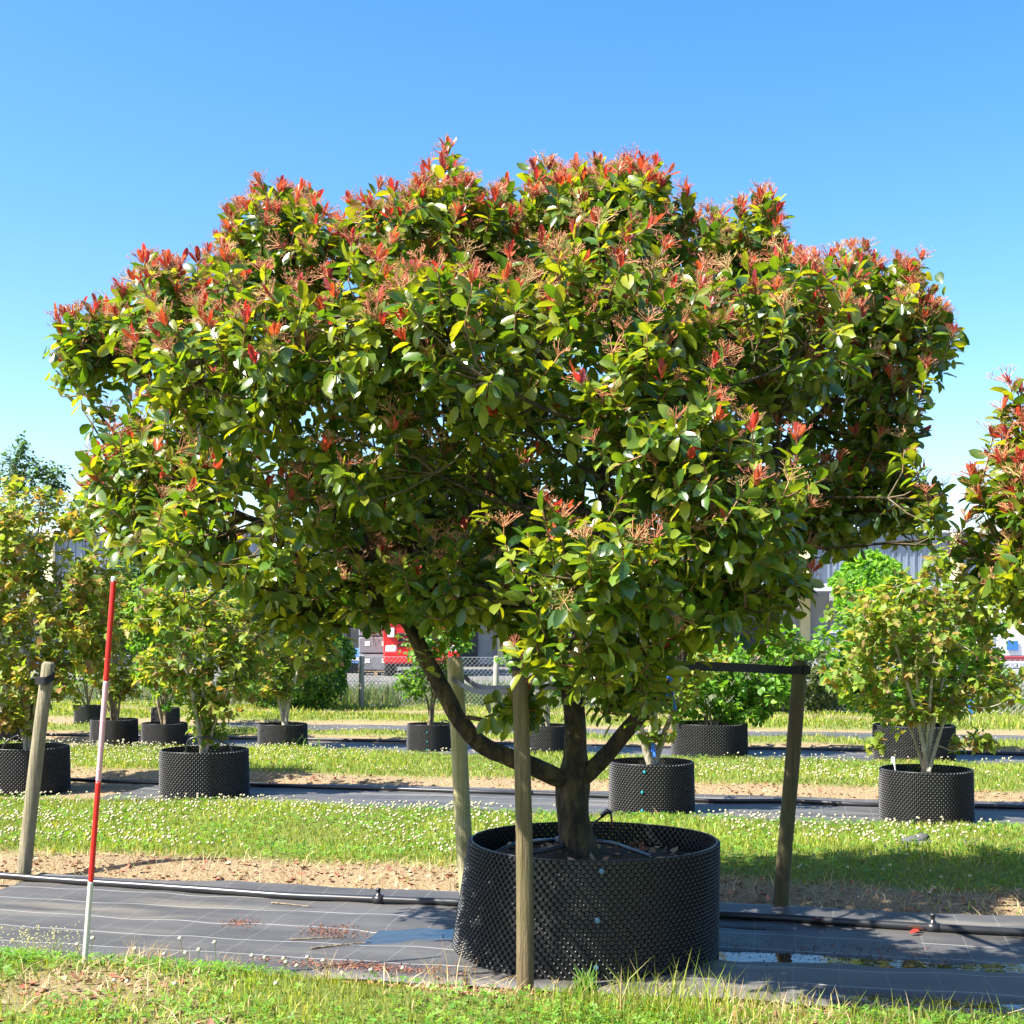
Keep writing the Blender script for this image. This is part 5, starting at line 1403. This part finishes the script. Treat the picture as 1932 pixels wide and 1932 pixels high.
# ------------------------------------------------------------------ clipped evergreen bushes and far trees
def bush(px, py, Y, rx, ry, dy, n, pal, label, leaf=.06, name="clipped_bush"):
    c = P(px, py, Y); r = np.array([rx / FPX * Y, dy, ry / FPX * Y]); rg = np.random.default_rng(int(px))
    base = np.array([c[0], c[1], float(ground_h(c[0], c[1]))])
    d = nrm(rg.normal(0, 1, (n, 3))); lump = 1 + .09 * np.sin(d[:, 0] * 7 + 1) * np.sin(d[:, 2] * 8) + .06 * np.sin(d[:, 1] * 13 + d[:, 0] * 11)
    p = c + r * d * (lump * rg.uniform(.80, 1.03, n) ** .7)[:, None]; q = p[:, 2] > base[2] - .02; p, d = p[q], d[q]
    root = empty(name, base, label, "bush" if "bush" in name else "tree")
    ld = nrm(d * .8 + rg.normal(0, .6, d.shape) + np.array([0, 0, .3])); R = frame(ld, nrm(d + np.array([0, 0, .5])))
    b = Batch(); tid = rg.integers(0, 2, len(p))
    for a in range(2):
        s = tid == a; b.add(*inst(*ROUND_T[a], R[s], p[s] - base, leaf * rg.uniform(.6, 1.3, s.sum()), pal[rg.integers(0, len(pal), s.sum())] * rg.uniform(.7, 1.3, (s.sum(), 1))))
    tag(link("foliage", b.mesh("foliage", M_MAPLE), root), kind="stuff")
    for k in range(5):
        e = c + r * nrm(rg.normal(0, 1, 3)) * .7; e[2] = max(e[2], base[2] + .3)
        link("stem", limb_mesh("stem", np.array([base + np.array([0, 0, -.05]), base * .5 + e * .5 + rg.normal(0, .05, 3), e]), [.05, .035, .012], M_BROWNBARK, base, 6, 4, .05), root)
YEW = np.array([[.03, .085, .015], [.05, .13, .02], [.08, .18, .025], [.12, .22, .03]])
bush(560, 1250, 24.6, 98, 100, .95, 15000, YEW, "dense rounded evergreen bush by the fence, left of the red truck", .062)
bush(1490, 1290, 24.0, 120, 75, .9, 11000, np.array([[.05, .08, .025], [.08, .11, .03], [.11, .14, .04]]), "low dense brownish green bush behind the mossy stake", .062)
bush(1640, 1110, 31.0, 65, 62, 1.0, 5000, FRESH_PAL * 1.2, "bright yellow green small tree before the far hall", .11, "far_tree")
bush(285, 1130, 29.0, 80, 85, 1.2, 6500, BLUEG_PAL, "bluish green bushy tree behind the measuring pole's top", .10, "far_tree")
bush(440, 1150, 30.0, 90, 80, 1.2, 6000, DARK_PAL, "dark green bushy tree far behind the small olive maple", .10, "far_tree")
bush(1860, 1290, 25.5, 60, 30, .5, 3500, FRESH_PAL, "low leafy green shrub far right in front of the white trailer", .07)

# weeds at the foot of the fence
rgw = np.random.default_rng(31); x, y = scatter(30000, 24.9, 26.9, rgw); bt = Batch()
bt.add(*blades(x, y, .30 + .42 * rgw.random(len(x)) * np.clip(.75 + .4 * vnoise(x, y, 8, 1.1), .4, 1), np.full(len(x), .022), rgw, np.array([[.12, .18, .06], [.16, .20, .08], [.22, .20, .11], [.09, .17, .04]]), .5))
tag(link("weeds", bt.mesh("weeds", M_GRASS)), "tall greyish green weeds along the wire fence", "weeds", None, "stuff")

# ------------------------------------------------------------------ wire fence
M_FPOST = simple("grey_fence_post_wood", (.30, .28, .24), .85, 0, .2, .3, 12, .4, 40, (1, 1, .1))
M_WIRE = simple("galvanised_wire", (.38, .40, .42), .45, .8)
u0, v0 = xy2uv(*G(682, 1341)[:2]); fo = np.array([*uv2xy(u0, v0), 0.0]); fo[2] = float(ground_h(fo[0], fo[1]))
fence = empty("wire_fence", fo, "grey post and wire mesh fence in front of the far yard", "fence", None, -RA)
FH = 1.02
post_me = MB().tube(np.array([[0, 0, -.1], [0, 0, .5], [.01, 0, FH - .03], [.01, 0, FH]]), [.055, .05, .048, .03], 10).mesh("post", M_FPOST, True)
for k in range(-4, 7): link("post", post_me, fence, (k * 2.6, 0, -.02))
Vw, Fw = [], []; nn = 0; sp_ = .085; xs = np.arange(-10.4, 15.6, sp_); pts = []
for s in (1, -1):
    for x0 in xs:
        a = np.array([x0, .06, .05]); b_ = np.array([x0 + s * (FH - .10), .06, FH - .05]); pts.append([a, b_])
for z in (.05, .5, FH - .05): pts.append([np.array([-10.4, .062, z]), np.array([15.6, .062, z])])
V, F = tubes(np.array(pts), np.full((len(pts), 2), .0035), 3)
tag(link("wire_mesh", mesh_np("wire_mesh", V, F, M_WIRE), fence), kind="stuff")

# ------------------------------------------------------------------ far hall
M_CLAD = simple("blue_grey_steel_cladding", (.16, .19, .24), .5, .2, .4, .08, 2)
M_CLAD2 = simple("pale_grey_wall_panel", (.34, .35, .37), .7, 0, .3, .1, 2)
M_CREAM = simple("pale_yellow_paint", (.72, .62, .34), .6, 0, .3, .08, 3)
M_ROOF = simple("pale_roof_sheet", (.52, .54, .56), .55, .1)
M_DARK = simple("dark_doorway", (.035, .037, .042), .6)
M_GLASS = simple("dark_window_glass", (.03, .04, .05), .12, 0, .6)
HY_ = 56.0; HL, HR, HT = -27.0, 27.0, 5.65
hall = empty("industrial_hall", (0, HY_, 0), "long blue grey clad industrial hall on the skyline behind the nursery", "building")
MB().box((0, 9, 2.8), (HR - HL - .2, 17.6, 5.5)).build("body", M_CLAD2, hall)
rib = MB()
pw = .9
rib.box((0, 0, 0), (pw - .03, .06, 2.3))
for k in (-.3, 0, .3): rib.box((k, -.05, 0), (.06, .05, 2.296))
cl_me = rib.mesh("cladding_panel", M_CLAD)
for i in range(int((HR - HL) / pw)): link("cladding_panel", cl_me, hall, (HL + pw * (i + .5), .12, 4.45))
MB().box((0, .0, HT + .02), (HR - HL + .3, .5, .18), 0, .03).build("parapet", M_ROOF, hall)
for i in range(9):
    MB().box((0, 0, 0), (.42, .3, HT - .1), 0, .03).build("column", M_CREAM, hall, False, (HL + 1.2 + i * 6.35, -.12, HT / 2 - .05))
cn = MB(); cn.box((0, -1.6, 3.25), (HR - HL - 1.0, 3.0, .10)); cn.box((0, -3.08, 3.18), (HR - HL - .9, .12, .30), 0, .02)
cn.build("canopy", M_ROOF, hall)
for i in range(8):
    x = HL + 4.4 + i * 6.35
    d = MB(); d.box((x, .16, 1.55), (4.2, .14, 3.0)); dr_ = d.build("dock_door", M_DARK if i % 2 else M_CLAD2, hall)
    MB().box((x, .07, 2.2), (3.6, .06, .5)).build("door_window", M_GLASS, dr_)

# ------------------------------------------------------------------ vehicles and goods in the yard
M_TRED = simple("red_truck_paint", (.62, .02, .02), .3, 0, .5)
M_TYRE = simple("tyre_rubber", (.02, .02, .02), .8)
M_RIM = simple("wheel_steel", (.35, .36, .38), .4, .6)
M_LAMP = simple("clear_lamp_glass", (.75, .77, .78), .15)
M_TRIM = simple("black_vehicle_trim", (.02, .02, .022), .5)
def wheel(root, c, r, wd, axis=0):
    t = MB(); t.lathe([(r * .62, -wd / 2), (r * .93, -wd / 2), (r, -wd * .36), (r, wd * .36), (r * .93, wd / 2), (r * .62, wd / 2)], 20, c, axis); w_ = t.build("wheel", M_TYRE, root, True)
    t = MB(); t.lathe([(.001, -wd * .3), (r * .25, -wd * .34), (r * .6, -wd * .25), (r * .63, 0), (r * .6, wd * .25), (r * .25, wd * .34), (.001, wd * .3)], 16, c, axis); t.build("rim", M_RIM, w_, True)
# truck: cab facing the viewer
TY = 43.0; tx = P(724, 1200, TY)[0] + 1.22
truck = empty("red_truck", (tx, TY, 0), "red truck cab parked behind the fence, seen through the leaves", "truck", None, .12)
MB().prism([(-1.2, .75), (1.2, .75), (1.22, 1.6), (1.16, 2.55), (1.0, 3.05), (-1.0, 3.05), (-1.16, 2.55), (-1.22, 1.6)], 0, 1.9).build("cab", M_TRED, truck)
MB().box((0, -.08, .62), (2.46, .30, .42), 0, .06).build("bumper", M_TRED, truck)
MB().box((0, -.03, 2.2), (2.1, .06, .80), 0, .03).build("windscreen", M_GLASS, truck)
for z in (1.0, 1.18, 1.36): MB().box((0, -.03, z), (1.5, .07, .10), 0, .02).build("grille_bar", M_TRIM, truck)
for s in (-1, 1):
    MB().box((s * .98, -.10, .88), (.36, .16, .26), 0, .05).build("headlight", M_LAMP, truck)
    mr_ = MB().box((s * 1.42, -.10, 2.05), (.18, .14, .60), 0, .04).build("mirror", M_TRED, truck); MB().box((s * 1.30, -.06, 2.2), (.20, .05, .05)).build("bracket", M_TRIM, mr_)
    MB().box((s * .98, -.105, 1.42), (.22, .10, .30), 0, .03).build("marker_panel", M_WHITE, truck)
    wheel(truck, (s * 1.02, .9, .5), .5, .3)
    wheel(truck, (s * 1.02, 4.6, .5), .5, .3)
MB().box((0, 3.4, .72), (.9, 5.6, .25)).build("chassis", M_TRIM, truck)
MB().box((0, 4.4, 1.9), (2.45, 4.3, 2.1), 0, .04).build("cargo_box", M_CLAD2, truck)
# dark trailer with a blue poster
dx = P(667, 1200, 46)[0]; tr = empty("dark_container", (dx, 46.0, 0), "dark container with a small blue poster beside the red truck", "container", None, .05)
MB().box((-1.6, 1.2, .98), (4.2, 2.3, 1.6), 0, .03).build("body", M_DARK, tr)
for k in range(9): MB().box((-3.5 + k * .46, .03, .98), (.10, .06, 1.5)).build("rib", M_DARK, tr)
MB().box((-.02, -.01, .62), (.78, .04, .52)).build("poster", simple("blue_poster_print", (.12, .28, .55), .5, 0, .4, .4, 3), tr)
MB().box((-.02, -.04, .50), (.60, .01, .10)).build("poster_stripe", M_WHITE, tr)
MB().box((-1.6, 1.2, .12), (4.0, 2.2, .24)).build("skid", M_TRIM, tr)
# wrapped pallets
M_WRAP = simple("grey_stretch_wrapped_load", (.15, .15, .165), .4, 0, .5, .15, 6, .3, 12)
M_PAL = simple("pallet_wood", (.30, .22, .13), .8, 0, .2, .3, 20)
px0 = P(712, 1230, 44.5)[0]
def pallet(x, y, label, h=1.7):
    r = empty("wrapped_pallet", (x, y, 0), label, "pallet")
    for k in (-.5, 0, .5): MB().box((k, 0, .06), (.12, 1.0, .12)).build("runner", M_PAL, r)
    for k in range(5): MB().box((0, -.42 + k * .21, .135), (1.2, .14, .03)).build("deck_board", M_PAL, r)
    for j in range(3): MB().box((0, 0, .15 + h * (j + .5) / 3), (1.14, 1.0, h / 3 - .02), 0, .04).build("carton_layer", M_WRAP, r)
    for j in range(3):
        for k in (-.28, .28): MB().box((k, -.505, .2 + h * (j + .5) / 3), (.16, .012, .14)).build("paper_label", M_WHITE, r)
pallet(px0, 44.5, "grey wrapped pallet with white labels standing left of the red truck")
pallet(px0 - .2, 47.5, "taller grey wrapped pallet behind the labelled one", 2.1)
# silver car
cx0 = P(1538, 1220, 39)[0]
car = empty("parked_car", (cx0 + 2.1, 39.0, 0), "silver car parked in the yard behind the bright green bush", "car")
M_SILV = simple("silver_car_paint", (.50, .53, .58), .28, .5)
MB().prism([(-2.1, .35), (-2.1, .85), (-1.95, 1.0), (1.3, .98), (2.0, .82), (2.12, .6), (2.1, .35)], -.85, .85).build("body", M_SILV, car)
MB().prism([(-1.95, .99), (-1.55, 1.44), (.25, 1.46), (1.15, .99)], -.74, .74).build("cabin", M_GLASS, car)
MB().prism([(-1.62, 1.42), (-1.5, 1.50), (.2, 1.52), (.32, 1.44)], -.70, .70).build("roof", M_SILV, car)
for s in (-1, 1):
    MB().box((-2.06, s * .62, .82), (.10, .36, .20), 0, .03).build("tail_light", M_POLERED, car)
    MB().box((2.02, s * .62, .70), (.14, .34, .16), 0, .03).build("headlight", M_LAMP, car)
    for xx in (-1.3, 1.3): wheel(car, (xx, s * .78, .32), .32, .2, 1)
    MB().box((-.35, s * .76, 1.22), (.08, .03, .44)).build("pillar", M_SILV, car); MB().box((-.1, s * .862, .86), (.18, .02, .03)).build("door_handle", M_TRIM, car)
# white box trailer
wx = P(1868, 1200, 42)[0]
wt_ = empty("white_trailer", (wx + 2.6, 42.0, 0), "white box trailer with a small blue sign and maroon chassis", "trailer")
MB().box((0, 1.2, 1.48), (5.2, 2.3, 1.6), 0, .03).build("box", M_WHITE, wt_)
for k in range(6): MB().box((-2.5 + k * 1.0, .03, 1.48), (.06, .04, 1.54)).build("rib", M_ROOF, wt_)
MB().box((-1.9, .0, 1.02), (.36, .04, .30)).build("sign", simple("blue_sign_print", (.04, .15, .55), .4), wt_)
MB().box((0, 1.0, .58), (5.1, 2.0, .20), 0, .03).build("chassis", simple("maroon_paint", (.20, .03, .04), .5), wt_)
for xx in (-1.2, -.2, 1.6): wheel(wt_, (xx, .25, .36), .36, .24, 1); wheel(wt_, (xx, 2.0, .36), .36, .24, 1)
# stacked grey stones under the trailer's front
def stone_stack(x, y, label):
    r = empty("concrete_block_stack", (x, y, 0), label, "blocks")
    me = MB().box((0, 0, 0), (.62, .4, .2), 0, .03).mesh("block", M_CLAD2)
    for j in range(3):
        for k in range(4): link("block", me, r, (-.95 + k * .64 + (.2 if j % 2 else 0), 0, .10 + j * .205))
stone_stack(P(1915, 1200, 38)[0], 38.0, "low stack of grey concrete blocks in front of the white trailer")
